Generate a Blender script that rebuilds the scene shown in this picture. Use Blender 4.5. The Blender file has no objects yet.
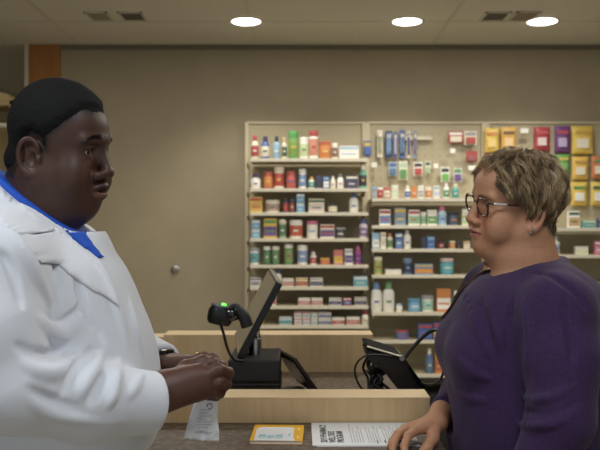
import bpy, bmesh, math, random
import numpy as np
from mathutils import Vector, Matrix
from mathutils.bvhtree import BVHTree

S = bpy.context.scene
COL = S.collection
rad = math.radians
FPX = 833.33
CAMZ = 1.5

# ------------------------------------------------------------------ camera
cam_d = bpy.data.cameras.new('camera'); cam = bpy.data.objects.new('camera', cam_d); COL.objects.link(cam)
cam.location = (0, 0, CAMZ); cam.rotation_euler = (rad(90), 0, 0)
cam_d.lens = 50; cam_d.sensor_width = 36
cam_d.clip_start = 0.05
cam_d.dof.use_dof = True; cam_d.dof.focus_distance = 1.62; cam_d.dof.aperture_fstop = 7.5
S.camera = cam
# ------------------------------------------------------------------ world, light, exposure
W = bpy.data.worlds.new('world'); S.world = W; W.use_nodes = True
W.node_tree.nodes['Background'].inputs[0].default_value = (0.86, 0.93, 1.0, 1)
W.node_tree.nodes['Background'].inputs[1].default_value = 0.5
S.view_settings.view_transform = 'Standard'; S.view_settings.look = 'None'
S.view_settings.gamma = 1; S.view_settings.exposure = 0.0
S.view_settings.use_curve_mapping = False

def area(name, loc, size, power, color, rot=(0, 0, 0), sy=None):
    l = bpy.data.lights.new(name, 'AREA'); l.energy = power; l.color = color
    l.shape = 'RECTANGLE'; l.size = size; l.size_y = sy or size
    o = bpy.data.objects.new(name, l); COL.objects.link(o); o.location = loc; o.rotation_euler = rot
    return o
CEIL = 2.75
WARM = (1.0, 0.94, 0.84); COOL = (0.84, 0.92, 1.0)
ADDED_PANELS = [(-1.15, 0.75, 13, COOL), (0.35, 0.55, 11.5, COOL), (1.25, 2.55, 10, (1, .93, .84)), (-.9, 3.75, 14, WARM), (1.1, 3.9, 17, WARM), (-3.75, 7.1, 14, WARM)]  # lamps added out of view to brighten people, shelves and passage
for i, (x, y, p, c) in enumerate(ADDED_PANELS):
    area('added_panel_lamp', (x, y, CEIL - .03), .55, p, c, sy=.55)
DOWNLIGHTS = [(-.33, 5.1), (.655, 5.1), (1.482, 5.1)]

# ------------------------------------------------------------------ materials
_m = {}
def lin(c):
    return tuple(((v / 255) / 12.92 if v / 255 <= .04045 else ((v / 255 + .055) / 1.055) ** 2.4) for v in c)
def mat(name, rgb, rough=.6, metal=0, bump=0, bscale=200, emit=0, coat=0, trans=0, sheen=0, spec=None, sss=0):
    if name in _m: return _m[name]
    m = bpy.data.materials.new(name); m.use_nodes = True; _m[name] = m
    nt = m.node_tree; b = nt.nodes['Principled BSDF']
    c = lin(rgb) + (1,)
    b.inputs['Base Color'].default_value = c; b.inputs['Roughness'].default_value = rough
    b.inputs['Metallic'].default_value = metal
    if coat: b.inputs['Coat Weight'].default_value = coat; b.inputs['Coat Roughness'].default_value = .15
    if trans: b.inputs['Transmission Weight'].default_value = trans
    if sheen: b.inputs['Sheen Weight'].default_value = sheen
    if spec is not None: b.inputs['Specular IOR Level'].default_value = spec
    if sss: b.inputs['Subsurface Weight'].default_value = sss; b.inputs['Subsurface Scale'].default_value = .01
    if emit: b.inputs['Emission Color'].default_value = c; b.inputs['Emission Strength'].default_value = emit
    if bump:
        n = nt.nodes.new('ShaderNodeTexNoise'); n.inputs['Scale'].default_value = bscale; n.inputs['Detail'].default_value = 4
        tc = nt.nodes.new('ShaderNodeTexCoord'); nt.links.new(tc.outputs['Object'], n.inputs['Vector'])
        bp = nt.nodes.new('ShaderNodeBump'); bp.inputs['Strength'].default_value = bump; bp.inputs['Distance'].default_value = .002
        nt.links.new(n.outputs[0], bp.inputs['Height']); nt.links.new(bp.outputs[0], b.inputs['Normal'])
    return m
def vary(m, rgb2, scale=5, detail=4, lo=.35, hi=.65, stretch=(1, 1, 1), distort=0):
    """mix a second real colour in by noise"""
    nt = m.node_tree; b = nt.nodes['Principled BSDF']
    tc = nt.nodes.new('ShaderNodeTexCoord'); mp = nt.nodes.new('ShaderNodeMapping'); mp.inputs['Scale'].default_value = stretch
    n = nt.nodes.new('ShaderNodeTexNoise'); n.inputs['Scale'].default_value = scale; n.inputs['Detail'].default_value = detail
    n.inputs['Distortion'].default_value = distort
    cr = nt.nodes.new('ShaderNodeValToRGB'); cr.color_ramp.elements[0].position = lo; cr.color_ramp.elements[1].position = hi
    cr.color_ramp.elements[0].color = b.inputs['Base Color'].default_value; cr.color_ramp.elements[1].color = lin(rgb2) + (1,)
    nt.links.new(tc.outputs['Object'], mp.inputs['Vector']); nt.links.new(mp.outputs[0], n.inputs['Vector'])
    nt.links.new(n.outputs[0], cr.inputs[0]); nt.links.new(cr.outputs[0], b.inputs['Base Color'])
    return m
def attr_mat(name, rough=.5, spec=.5, bump=0, bscale=300, sss=0, sheen=0, coat=0):
    m = mat(name, (128, 128, 128), rough, bump=bump, bscale=bscale, spec=spec, sss=sss, sheen=sheen, coat=coat)
    nt = m.node_tree; a = nt.nodes.new('ShaderNodeAttribute'); a.attribute_name = 'Col'
    nt.links.new(a.outputs['Color'], nt.nodes['Principled BSDF'].inputs['Base Color'])
    return m
def cmat(rgb, rough=.45):
    g = sum(rgb) / 3; rgb = tuple(min(250, int((.72 * v + .28 * g) * .96 + 33)) for v in rgb)  # greyed and lifted: haze and front light put into the pack colours
    return mat('pack_%d_%d_%d' % tuple(rgb), rgb, rough)

M_wall = vary(mat('greige wall paint', (174, 163, 138), .85, bump=.08, bscale=400), (168, 157, 133), 3)
M_wall2 = mat('olive wall paint', (120, 116, 98), .85)
M_ceil = vary(mat('ceiling tile', (214, 212, 200), .9, bump=.2, bscale=250), (206, 204, 192), 60)
M_grid = mat('ceiling grid', (200, 198, 184), .6)
M_floor = vary(mat('vinyl floor', (186, 174, 152), .4), (172, 160, 138), 8)
M_maple = vary(mat('maple laminate', (218, 188, 144), .42, coat=.1), (206, 172, 124), 6, 6, .35, .7, (6, 6, .55), .6)
M_orange = vary(mat('honey wood', (176, 120, 58), .5), (160, 106, 50), 5, 4, .3, .7, (5, 5, .5))
M_lam = vary(mat('brown laminate', (84, 70, 57), .5), (122, 106, 88), 70, 6, .42, .66)
M_shelf = mat('almond metal', (214, 204, 176), .45)
M_back = mat('almond back panel', (190, 180, 152), .6)
M_strip = mat('price strip', (226, 220, 200), .35)
M_black = mat('black plastic', (17, 17, 18), .38)
M_black2 = mat('matt black plastic', (26, 26, 28), .6)
M_glossblack = mat('glossy black screen', (10, 10, 11), .12, coat=.5)
M_rubber = mat('black cable rubber', (12, 12, 13), .55)
M_silver = mat('brushed steel', (170, 170, 172), .3, 1)
M_grey = mat('grey plastic', (90, 92, 96), .4)
M_green_led = mat('green lamp', (90, 255, 70), .3, emit=3)
M_paper = mat('white paper', (232, 232, 232), .7)
M_ink = mat('black ink', (40, 40, 44), .8)
M_greyink = mat('grey ink', (165, 165, 168), .8)

# ------------------------------------------------------------------ object helpers
def tag(o, label=None, cat=None, group=None, kind=None):
    if label: o['label'] = label
    if cat: o['category'] = cat
    if group: o['group'] = group
    if kind: o['kind'] = kind
    return o
def thing(name, loc, label, cat, group=None, rz=0):
    o = bpy.data.objects.new(name, None); COL.objects.link(o); o.empty_display_size = .05
    o.location = loc; o.rotation_euler = (0, 0, rz)
    return tag(o, label, cat, group)
def obj(name, bm, m, parent=None, smooth=False, loc=None, rot=None):
    me = bpy.data.meshes.new(name); bm.normal_update(); bm.to_mesh(me); bm.free()
    ms = m if isinstance(m, (list, tuple)) else [m]
    for x in ms: me.materials.append(x)
    if smooth:
        me.shade_smooth()
        if smooth == 'auto':
            try: me.set_sharp_from_angle(angle=rad(35))
            except Exception: pass
    o = bpy.data.objects.new(name, me); COL.objects.link(o)
    if parent: o.parent = parent
    if loc: o.location = loc
    if rot: o.rotation_euler = rot
    return o
def box(bm, x0, x1, y0, y1, z0, z1, bev=0, mi=0, M=None, seg=2):
    r = bmesh.ops.create_cube(bm, size=1); vs = r['verts']
    bmesh.ops.scale(bm, vec=(x1 - x0, y1 - y0, z1 - z0), verts=vs)
    bmesh.ops.translate(bm, vec=((x0 + x1) / 2, (y0 + y1) / 2, (z0 + z1) / 2), verts=vs)
    fs = set(f for v in vs for f in v.link_faces)
    if bev:
        es = list(set(e for v in vs for e in v.link_edges))
        rr = bmesh.ops.bevel(bm, geom=es, offset=bev, segments=seg, affect='EDGES', profile=.6)
        vs = list(set(v for f in rr['faces'] for v in f.verts) | set(v for v in vs if v.is_valid))
        fs = set(f for v in vs for f in v.link_faces)
    for f in fs: f.material_index = mi
    if M is not None: bmesh.ops.transform(bm, matrix=M, verts=list(set(v for f in fs for v in f.verts)))
    return bm
def B(*a, **k):
    return box(bmesh.new(), *a, **k)
def lathe(bm, prof, n=20, c=(0, 0, 0), sx=1, sy=1, mi=0, M=None):
    rings = []
    for r, z in prof:
        rings.append([bm.verts.new((c[0] + max(r, 1e-5) * sx * math.cos(2 * math.pi * i / n), c[1] + max(r, 1e-5) * sy * math.sin(2 * math.pi * i / n), c[2] + z)) for i in range(n)])
    fs = []
    for a, b in zip(rings, rings[1:]):
        for i in range(n):
            fs.append(bm.faces.new((a[i], a[(i + 1) % n], b[(i + 1) % n], b[i])))
    fs.append(bm.faces.new(rings[0][::-1])); fs.append(bm.faces.new(rings[-1]))
    for f in fs: f.material_index = mi
    if M is not None: bmesh.ops.transform(bm, matrix=M, verts=[v for r in rings for v in r])
    return bm
def catmull(pts, k=6):
    pts = [Vector(p) for p in pts]; P = [pts[0] * 2 - pts[1]] + pts + [pts[-1] * 2 - pts[-2]]; out = []
    for i in range(1, len(P) - 2):
        for j in range(k):
            t = j / k
            out.append(.5 * ((2 * P[i]) + (-P[i - 1] + P[i + 1]) * t + (2 * P[i - 1] - 5 * P[i] + 4 * P[i + 1] - P[i + 2]) * t * t + (-P[i - 1] + 3 * P[i] - 3 * P[i + 1] + P[i + 2]) * t ** 3))
    out.append(P[-2]); return out
def tube(bm, pts, r, n=10, smooth=6, flat=1, mi=0, closed=False):
    if smooth: pts = catmull(pts, smooth)
    pts = [Vector(p) for p in pts]; rings = []
    up = Vector((0, 0, 1)); prev = None; N = len(pts)
    for i, p in enumerate(pts):
        if closed: d = pts[(i + 1) % N] - pts[i - 1]
        else: d = pts[min(i + 1, N - 1)] - pts[max(i - 1, 0)]
        d.normalize()
        if prev is None:
            a = d.cross(up)
            if a.length < .1: a = d.cross(Vector((1, 0, 0)))
        else: a = prev - d * prev.dot(d)
        a.normalize(); prev = a; b = d.cross(a)
        rr = r[min(i, len(r) - 1)] if isinstance(r, (list, tuple)) else r
        rings.append([bm.verts.new(p + a * rr * math.cos(2 * math.pi * j / n) + b * rr * flat * math.sin(2 * math.pi * j / n)) for j in range(n)])
    fs = []
    prs = list(zip(rings, rings[1:])) + ([(rings[-1], rings[0])] if closed else [])
    for a, b in prs:
        for j in range(n): fs.append(bm.faces.new((a[j], b[j], b[(j + 1) % n], a[(j + 1) % n])))
    if not closed: fs.append(bm.faces.new(rings[0])); fs.append(bm.faces.new(rings[-1][::-1]))
    for f in fs: f.material_index = mi
    bmesh.ops.recalc_face_normals(bm, faces=fs)
    return bm
def T(*a, **k): return tube(bmesh.new(), *a, **k)
def prism(bm, poly, y0, y1, mi=0, bev=0):
    """poly in xz, extruded along y"""
    a = [bm.verts.new((x, y0, z)) for x, z in poly]; b = [bm.verts.new((x, y1, z)) for x, z in poly]; n = len(poly)
    fs = [bm.faces.new(a), bm.faces.new(b[::-1])]
    for i in range(n): fs.append(bm.faces.new((a[i], b[i], b[(i + 1) % n], a[(i + 1) % n])))
    bmesh.ops.recalc_face_normals(bm, faces=fs)
    if bev:
        bmesh.ops.bevel(bm, geom=list(set(e for f in fs for e in f.edges)), offset=bev, segments=2, affect='EDGES')
    return bm
def text_mesh(name, s, size, m, parent, M, extrude=.0002, space=1):
    cu = bpy.data.curves.new(name, 'FONT'); cu.body = s; cu.size = size; cu.extrude = extrude; cu.offset = size * .012; cu.space_line = space
    t = bpy.data.objects.new(name, cu); COL.objects.link(t)
    bpy.context.view_layer.update()
    me = bpy.data.meshes.new_from_object(t.evaluated_get(bpy.context.evaluated_depsgraph_get()))
    bpy.data.objects.remove(t); bpy.data.curves.remove(cu)
    me.materials.clear(); me.materials.append(m)
    o = bpy.data.objects.new(name, me); COL.objects.link(o); o.parent = parent; o.matrix_local = M
    return o
def at(px, py, Y):
    return Vector(((px - 300) / FPX * Y, Y, CAMZ - (py - 225) / FPX * Y))

# ------------------------------------------------------------------ signed distance modelling
class Field:
    def __init__(s, xs, ys, zs):
        s.x, s.y, s.z = [np.asarray(v, np.float32) for v in (xs, ys, zs)]
        s.F = np.full((len(xs), len(ys), len(zs)), .5, np.float32)
        s.R = np.eye(3); s.t = np.zeros(3)
    def frame(s, R=None, t=None):
        s.R = np.eye(3) if R is None else np.array(R); s.t = np.zeros(3) if t is None else np.array(t, float)
    def sub(s, cw, rb):
        sl = []
        for ax, c in zip((s.x, s.y, s.z), cw):
            a = np.searchsorted(ax, c - rb); b = np.searchsorted(ax, c + rb)
            if b <= a: return None, None
            sl.append(slice(a, b))
        sl = tuple(sl)
        X, Y, Z = np.meshgrid(s.x[sl[0]], s.y[sl[1]], s.z[sl[2]], indexing='ij')
        P = np.stack([X, Y, Z], -1).astype(np.float32) - s.t.astype(np.float32)
        return sl, P @ s.R.astype(np.float32)          # R^T (p-t)
    def put(s, sl, d, k, op):
        A = s.F[sl]
        if op == 'sub':
            d = -d
            if k > 0:
                h = np.maximum(k - np.abs(A - d), 0) / k; s.F[sl] = np.maximum(A, d) + h * h * k * .25
            else: s.F[sl] = np.maximum(A, d)
        else:
            if k > 0:
                h = np.maximum(k - np.abs(A - d), 0) / k; s.F[sl] = np.minimum(A, d) - h * h * k * .25
            else: s.F[sl] = np.minimum(A, d)
    def world(s, c): return s.R @ np.array(c, float) + s.t
    def ell(s, c, r, k=.01, op='add', rot=None):
        rb = max(r) + 2 * k + .03
        sl, P = s.sub(s.world(c), rb)
        if sl is None: return
        P = P - np.array(c, np.float32)
        if rot is not None: P = P @ np.array(rot, np.float32)
        r = np.array(r, np.float32)
        k0 = np.linalg.norm(P / r, axis=-1); k1 = np.linalg.norm(P / (r * r), axis=-1) + 1e-6
        s.put(sl, np.where(k0 < 1e-3, -min(r), k0 * (k0 - 1) / k1).astype(np.float32), k, op)
    def cap(s, a, b, ra, rb_=None, k=.01, op='add', flat=None):
        rb_ = ra if rb_ is None else rb_
        a = np.array(a, float); b = np.array(b, float); c = (a + b) / 2
        bound = np.linalg.norm(b - a) / 2 + max(ra, rb_) + 2 * k + .03
        sl, P = s.sub(s.world(c), bound)
        if sl is None: return
        ab = (b - a).astype(np.float32); pa = P - a.astype(np.float32)
        if flat is not None:    # flatten along an axis: (axis vec, factor>1)
            ax = np.array(flat[0], np.float32); pr = pa @ ax; pa = pa + (flat[1] - 1) * pr[..., None] * ax
            ab = ab + (flat[1] - 1) * float(ab @ ax) * ax
        h = np.clip((pa @ ab) / max(float(ab @ ab), 1e-9), 0, 1)
        d = np.linalg.norm(pa - h[..., None] * ab, axis=-1) - (ra + (rb_ - ra) * h)
        s.put(sl, d.astype(np.float32), k, op)
    def chain(s, pts, rs, k=.008, op='add'):
        for i in range(len(pts) - 1):
            s.cap(pts[i], pts[i + 1], rs[i], rs[i + 1], k, op)
    def plane(s, n, o):          # keep the side where n.(p-o) < 0
        X, Y, Z = np.meshgrid(s.x, s.y, s.z, indexing='ij')
        d = (X - o[0]) * n[0] + (Y - o[1]) * n[1] + (Z - o[2]) * n[2]
        s.F = np.maximum(s.F, d.astype(np.float32))
    def mesh(s, iters=2):
        F = s.F; I = F < 0
        F[0] = F[-1] = .5; F[:, 0] = F[:, -1] = .5; F[:, :, 0] = F[:, :, -1] = .5; I = F < 0
        c = [I[a:I.shape[0] - 1 + a, b:I.shape[1] - 1 + b, d:I.shape[2] - 1 + d] for a in (0, 1) for b in (0, 1) for d in (0, 1)]
        anyb = c[0].copy(); allb = c[0].copy()
        for q in c[1:]: anyb |= q; allb &= q
        act = anyb & ~allb
        i, j, k = np.nonzero(act); n = len(i)
        idx = np.full(act.shape, -1, np.int32); idx[i, j, k] = np.arange(n)
        acc = np.zeros((n, 3)); cnt = np.zeros(n)
        cor = [(a, b, d) for a in (0, 1) for b in (0, 1) for d in (0, 1)]
        for u in cor:
            for ax in range(3):
                if u[ax]: continue
                v = list(u); v[ax] = 1
                fu = F[i + u[0], j + u[1], k + u[2]]; fv = F[i + v[0], j + v[1], k + v[2]]
                m = (fu < 0) != (fv < 0); t = np.where(m, fu / np.where(m, fu - fv, 1), 0)
                pu = np.stack([s.x[i + u[0]], s.y[j + u[1]], s.z[k + u[2]]], 1); pv = np.stack([s.x[i + v[0]], s.y[j + v[1]], s.z[k + v[2]]], 1)
                acc += (pu + (pv - pu) * t[:, None]) * m[:, None]; cnt += m
        V = acc / cnt[:, None]
        Q = []
        for ax in range(3):
            a = [slice(None)] * 3; b = [slice(None)] * 3; a[ax] = slice(0, -1); b[ax] = slice(1, None)
            m = I[tuple(a)] != I[tuple(b)]
            e = np.array(np.nonzero(m)); o1, o2 = [(1, 2), (2, 0), (0, 1)][ax]
            ins = I[tuple(a)][tuple(e)]
            def cell(d1, d2):
                q = e.copy(); q[o1] -= d1; q[o2] -= d2; return idx[tuple(q)]
            q = np.stack([cell(1, 1), cell(0, 1), cell(0, 0), cell(1, 0)], 1)
            q[~ins] = q[~ins][:, ::-1]
            Q.append(q)
        Q = np.concatenate(Q)
        E = np.concatenate([Q[:, [0, 1]], Q[:, [1, 2]], Q[:, [2, 3]], Q[:, [3, 0]]])
        for _ in range(iters):
            for f in (.55, -.5):
                A = np.stack([np.bincount(E[:, 0], V[E[:, 1], d], n) + np.bincount(E[:, 1], V[E[:, 0], d], n) for d in range(3)], 1)
                C = np.bincount(E[:, 0], minlength=n) + np.bincount(E[:, 1], minlength=n)
                V = V + f * (A / C[:, None] - V)
        return V, Q
def np_obj(name, V, Q, m, parent=None, col=None):
    me = bpy.data.meshes.new(name); V = np.asarray(V, np.float32); Q = np.asarray(Q, np.int32); k = Q.shape[1]
    me.vertices.add(len(V)); me.vertices.foreach_set('co', V.ravel())
    me.loops.add(Q.size); me.loops.foreach_set('vertex_index', Q.ravel())
    me.polygons.add(len(Q)); me.polygons.foreach_set('loop_start', np.arange(0, Q.size, k, dtype=np.int32))
    me.update(calc_edges=True); me.validate()
    if col is not None:
        a = me.color_attributes.new('Col', 'FLOAT_COLOR', 'POINT')
        a.data.foreach_set('color', np.concatenate([col, np.ones((len(col), 1))], 1).astype(np.float32).ravel())
    me.materials.append(m); me.shade_smooth()
    o = bpy.data.objects.new(name, me); COL.objects.link(o)
    if parent:
        o.parent = parent; o.matrix_parent_inverse = parent.matrix_world.inverted() if False else Matrix.Translation(parent.location).inverted()
    return o
def axis(lo, hi, fine, hf, hc):
    """grid line positions: hf inside the fine intervals, hc elsewhere"""
    v = [lo]
    while v[-1] < hi:
        p = v[-1]; f = any(a - .5 * hc <= p < b for a, b in fine); v.append(p + (hf if f else hc))
    return v
def sstep(a, b, x):
    t = np.clip((x - a) / (b - a), 0, 1); return t * t * (3 - 2 * t)
def poly_sd(P, poly):
    """signed distance (negative inside) to a polygon in 2-D, vectorised"""
    d = np.full(P.shape[:-1], 1e9, np.float32); s = np.ones(P.shape[:-1], np.float32)
    n = len(poly)
    for i in range(n):
        a = np.array(poly[i], np.float32); b = np.array(poly[(i + 1) % n], np.float32); e = b - a; w = P - a
        t = np.clip((w @ e) / (e @ e), 0, 1)[..., None]; q = w - e * t; d = np.minimum(d, (q ** 2).sum(-1))
        c1 = P[..., 1] >= a[1]; c2 = P[..., 1] < b[1]; c3 = e[0] * w[..., 1] > e[1] * w[..., 0]
        flip = (c1 & c2 & c3) | (~c1 & ~c2 & ~c3); s = np.where(flip, -s, s)
    return s * np.sqrt(d)
def wob(P, f, seed=0):
    rs = np.random.RandomState(seed); o = np.zeros(P.shape[:-1], np.float32)
    for i in range(5):
        k = rs.normal(size=3); k = k / np.linalg.norm(k) * f * (.7 + .25 * i); o += np.sin(P @ k.astype(np.float32) + rs.rand() * 6).astype(np.float32) / (1 + .4 * i)
    return o / 2.5
def rx(a): c, s = math.cos(a), math.sin(a); return np.array([[1, 0, 0], [0, c, -s], [0, s, c]])
def ry(a): c, s = math.cos(a), math.sin(a); return np.array([[c, 0, s], [0, 1, 0], [-s, 0, c]])
def rz(a): c, s = math.cos(a), math.sin(a); return np.array([[c, -s, 0], [s, c, 0], [0, 0, 1]])
def drape(name, target, poly, m, parent, step=.004, off=.003, thick=.002, ymax=1.49):
    """a patch of cloth with an outline given in world xz, laid on the target surface seen from -y"""
    bm = bmesh.new(); xs = [p[0] for p in poly]; zs = [p[1] for p in poly]
    bm.faces.new([bm.verts.new((x, 0, z)) for x, z in poly])
    for ax, lo, hi in ((0, min(xs), max(xs)), (2, min(zs), max(zs))):
        for c in np.arange(lo + step, hi, step):
            co = [0, 0, 0]; no = [0, 0, 0]; co[ax] = c; no[ax] = 1
            bmesh.ops.bisect_plane(bm, geom=bm.verts[:] + bm.edges[:] + bm.faces[:], plane_co=co, plane_no=no, dist=1e-6)
    bmesh.ops.triangulate(bm, faces=[f for f in bm.faces if len(f.verts) > 4])
    bad = []
    for v in bm.verts:
        h = target.ray_cast(Vector((v.co.x, .6, v.co.z)), Vector((0, 1, 0)))
        if h[0] is None or h[0].y > ymax: bad.append(v)
        else: v.co = h[0] + Vector((h[1].x * off * .5, -off, h[1].z * off * .5))
    bmesh.ops.delete(bm, geom=bad, context='VERTS')
    bmesh.ops.remove_doubles(bm, verts=bm.verts, dist=.0006)
    for _ in range(4): bmesh.ops.smooth_vert(bm, verts=bm.verts[:], factor=.5, use_axis_x=False, use_axis_y=True, use_axis_z=False)
    bm.faces.ensure_lookup_table(); bm.normal_update()
    if len(bm.faces) and bm.faces[0].normal.y > 0: bmesh.ops.reverse_faces(bm, faces=bm.faces)
    o = obj(name, bm, m, None, smooth=True)
    so = o.modifiers.new('s', 'SOLIDIFY'); so.thickness = thick; so.offset = 0
    if parent:
        o.parent = parent; o.matrix_parent_inverse = Matrix.Translation(parent.location).inverted()
    return o

# ================================================================== THE ROOM
def struct(name, bm, m, **k): return tag(obj(name, bm, m, **k), kind='structure')
XL, XR, YB, YF = -4.2, 4.6, 5.80, -2.6
WOPX0, WOPX1 = -1.90, -1.665          # wooden post beside the doorway
struct('floor', B(XL, XR, YF, 8.2, -.1, 0), M_floor)
struct('wall_back', B(WOPX1, XR, YB, YB + .12, 0, CEIL + .2), M_wall)
struct('wall_left', B(XL - .12, XL, YF, 8.2, 0, CEIL + .2), M_wall2)
struct('wall_right', B(XR, XR + .12, YF, YB, 0, CEIL + .2), M_wall)
struct('wall_passage', B(XL, WOPX1 + .12, 8.2, 8.32, 0, CEIL + .2), M_wall2)
struct('wall_passage_side', B(WOPX1, WOPX1 + .12, YB + .12, 8.2, 0, CEIL + .2), M_wall2)
struct('ceiling', B(XL, XR, YF, 8.2, CEIL, CEIL + .1), M_ceil)
# honey wood jamb and its white edge bead
struct('trim_1', B(WOPX0 + .02, WOPX1, YB - .03, YB + .15, 0, CEIL, .004), M_orange)
struct('trim_2', B(WOPX0 - .012, WOPX0 + .019, YB - .02, YB + .14, 0, CEIL, .003), M_strip)
# ceiling grid: bars every 1.22 m across, every 1.22 m deep
bm = bmesh.new()
for x in np.arange(-4.06, 4.5, 1.22): box(bm, x + .095 - .012, x + .095 + .012, YF, YB if x > -1.7 else 8.2, CEIL - .004, CEIL + .001)
struct('trim_3', bm, M_grid)
bm = bmesh.new()
for y in np.arange(-2.2, 5.8, .61): box(bm, XL, XR, y - .008, y + .008, CEIL - .003, CEIL + .001)
struct('trim_4', bm, M_grid)
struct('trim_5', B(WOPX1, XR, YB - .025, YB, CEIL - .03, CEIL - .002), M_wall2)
struct('baseboard_back', B(WOPX1, XR, YB - .012, YB, 0, .1), M_black2)

# added ceiling panels, unseen, that light the room from outside the frame
for i, (x, y, p, c) in enumerate(ADDED_PANELS):
    t = thing('added_ceiling_panel', (x, y, CEIL), ['added unseen ceiling light panel over the man in the white coat', 'added unseen ceiling light panel over the front of the counter', 'added unseen ceiling light panel over the woman in purple',
              'added unseen ceiling light panel in the aisle left of the shelves', 'added unseen ceiling light panel in the aisle before the shelves', 'added unseen ceiling light panel in the passage at the far left'][i], 'ceiling light', 'added light panels out of view in the ceiling')
    bm = bmesh.new()
    for a in (0, 1, 2, 3):
        M = Matrix.Rotation(a * math.pi / 2, 4, 'Z'); box(bm, -.31, .31, .28, .31, -.012, 0, M=M)
    obj('frame', bm, M_strip, t)
    obj('diffuser', B(-.28, .28, -.28, .28, -.008, -.002), mat('added_panel_glow_%d' % i, (245, 245, 240), .5, emit=2.2), t)
M_lamp = mat('lamp lens', (255, 250, 240), .3, emit=9)
for i, (x, y) in enumerate(DOWNLIGHTS):
    t = thing('ceiling_downlight', (x, y, CEIL), ['round recessed downlight, leftmost of the three in the ceiling', 'round recessed downlight, middle one of the three in the ceiling', 'round recessed downlight, rightmost of the three, beside the square vent'][i], 'ceiling light', 'recessed downlights')
    obj('trim_ring', lathe(bmesh.new(), [(.088, 0), (.105, 0), (.105, -.003), (.092, -.005), (.088, -.006)], 40), M_strip, t, smooth=True)
    obj('lens', lathe(bmesh.new(), [(0, -.004), (.0875, -.004), (.0875, -.007), (.08, -.010), (0, -.011)], 40), M_lamp, t, smooth='auto')
    l = bpy.data.lights.new('downlight_lamp', 'SPOT'); l.energy = 26; l.color = WARM; l.spot_size = rad(125); l.spot_blend = .7; l.shadow_soft_size = .07
    lo = bpy.data.objects.new('downlight_lamp', l); COL.objects.link(lo); lo.parent = t; lo.location = (0, 0, -.05)
def vent(cx, cy, w, d, dark, label):
    t = thing('ceiling_vent', (cx, cy, CEIL), label, 'vent', 'air vents in the ceiling')
    bm = bmesh.new()
    box(bm, -w / 2, w / 2, -d / 2, -d / 2 + .012, -.008, 0); box(bm, -w / 2, w / 2, d / 2 - .012, d / 2, -.008, 0)
    box(bm, -w / 2, -w / 2 + .012, -d / 2, d / 2, -.008, 0); box(bm, w / 2 - .012, w / 2, -d / 2, d / 2, -.008, 0)
    obj('frame', bm, M_grid, t)
    obj('backing', B(-w / 2 + .01, w / 2 - .01, -d / 2 + .01, d / 2 - .01, -.003, -.001), mat('vent dark', (96, 92, 82), .8) if dark else mat('vent brown', (150, 140, 120), .8), t)
    bm = bmesh.new()
    for k in range(7):
        y = -d / 2 + .02 + (d - .04) * (k + .5) / 7; box(bm, -w / 2 + .012, w / 2 - .012, y - .004, y + .004, -.006, -.003)
    obj('slats', bm, mat('vent slat dark', (120, 114, 100), .7) if dark else mat('vent slat', (170, 160, 138), .7), t)
vent(-1.20, 4.98, .135, .20, False, 'small brownish square vent, left of the two ceiling vents above the man')
vent(-1.00, 4.98, .145, .20, True, 'small dark square vent, right of the two ceiling vents above the man')
vent(1.165, 4.98, .15, .20, True, 'small dark square vent left of the rightmost downlight')
vent(1.34, 4.98, .15, .22, False, 'pale square vent between the dark vent and the rightmost downlight')
t = thing('wall_bumper', (-.87, YB, 1.187), 'small round grey door bumper on the bare wall behind the man', 'wall bumper')
obj('base_ring', lathe(bmesh.new(), [(0, 0), (.03, 0), (.03, .006), (.024, .01), (0, .01)], 24, M=Matrix.Rotation(rad(90), 4, 'X')), M_silver, t, smooth='auto')
obj('rubber_pad', lathe(bmesh.new(), [(0, .01), (.019, .01), (.019, .022), (.012, .028), (0, .029)], 24, M=Matrix.Rotation(rad(90), 4, 'X')), mat('grey rubber', (128, 122, 110), .6), t, smooth='auto')

# tan wall cabinet at the far left behind the man
t = thing('wall_cabinet', (-1.985, 5.35, 0), 'tan open shelf cabinet behind the head of the man, at the far left edge', 'cabinet')
M_tan = mat('tan laminate', (206, 184, 136), .5)
obj('body', box(box(box(B(-.55, .14, .3, .33, 0, 2.36), -.55, -.53, 0, .3, 0, 2.36), .12, .14, 0, .3, 0, 2.30), -.55, .14, 0, .31, 2.27, 2.30), M_tan, t)
for z in (.3, .75, 1.2, 1.62, 2.13): obj('shelf', B(-.53, .12, 0, .3, z, z + .025), M_strip, t)
obj('crown', prism(bmesh.new(), [(-.55, 2.30), (.14, 2.30), (.11, 2.34), (-.10, 2.39), (-.3, 2.41), (-.55, 2.41)], -.01, .33), M_tan, t)

# ================================================================== THE COUNTER
CT = 1.04
CX0, CX1, CY0, CY1 = -.33, .30, 1.56, 2.72
t = thing('counter_cabinet', (0, 2.1, 0), 'maple fronted counter base standing between the man and the woman', 'counter')
obj('carcass', B(CX0 + .03, CX1 - .03, CY0 - 2.1 + .03, CY1 - 2.1, .1, CT - .04), M_maple, t)
obj('kick_plate', B(CX0 + .07, CX1 - .07, CY0 - 2.1 + .07, CY1 - 2.1 - .02, 0, .1), M_black2, t)
for s in (-1, 1):
    for k in range(2):
        xx = CX1 - .03 if s > 0 else CX0 + .03
        y0 = CY0 - 2.1 + .05 + k * .56
        d = obj('door', B(min(xx, xx + s * .018), max(xx, xx + s * .018), y0, y0 + .54, .13, CT - .08, .002), M_maple, t)
        obj('handle', T([(xx + s * .018, y0 + .46, .80), (xx + s * .045, y0 + .46, .80), (xx + s * .045, y0 + .46, .68), (xx + s * .018, y0 + .46, .68)], .004, 8, 0), M_silver, d)
w = obj('worktop', B(CX0, CX1, CY0, CY1, CT - .04, CT, .004), M_lam); tag(w, 'brown speckled laminate worktop running away between the man and the woman', 'worktop')
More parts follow.
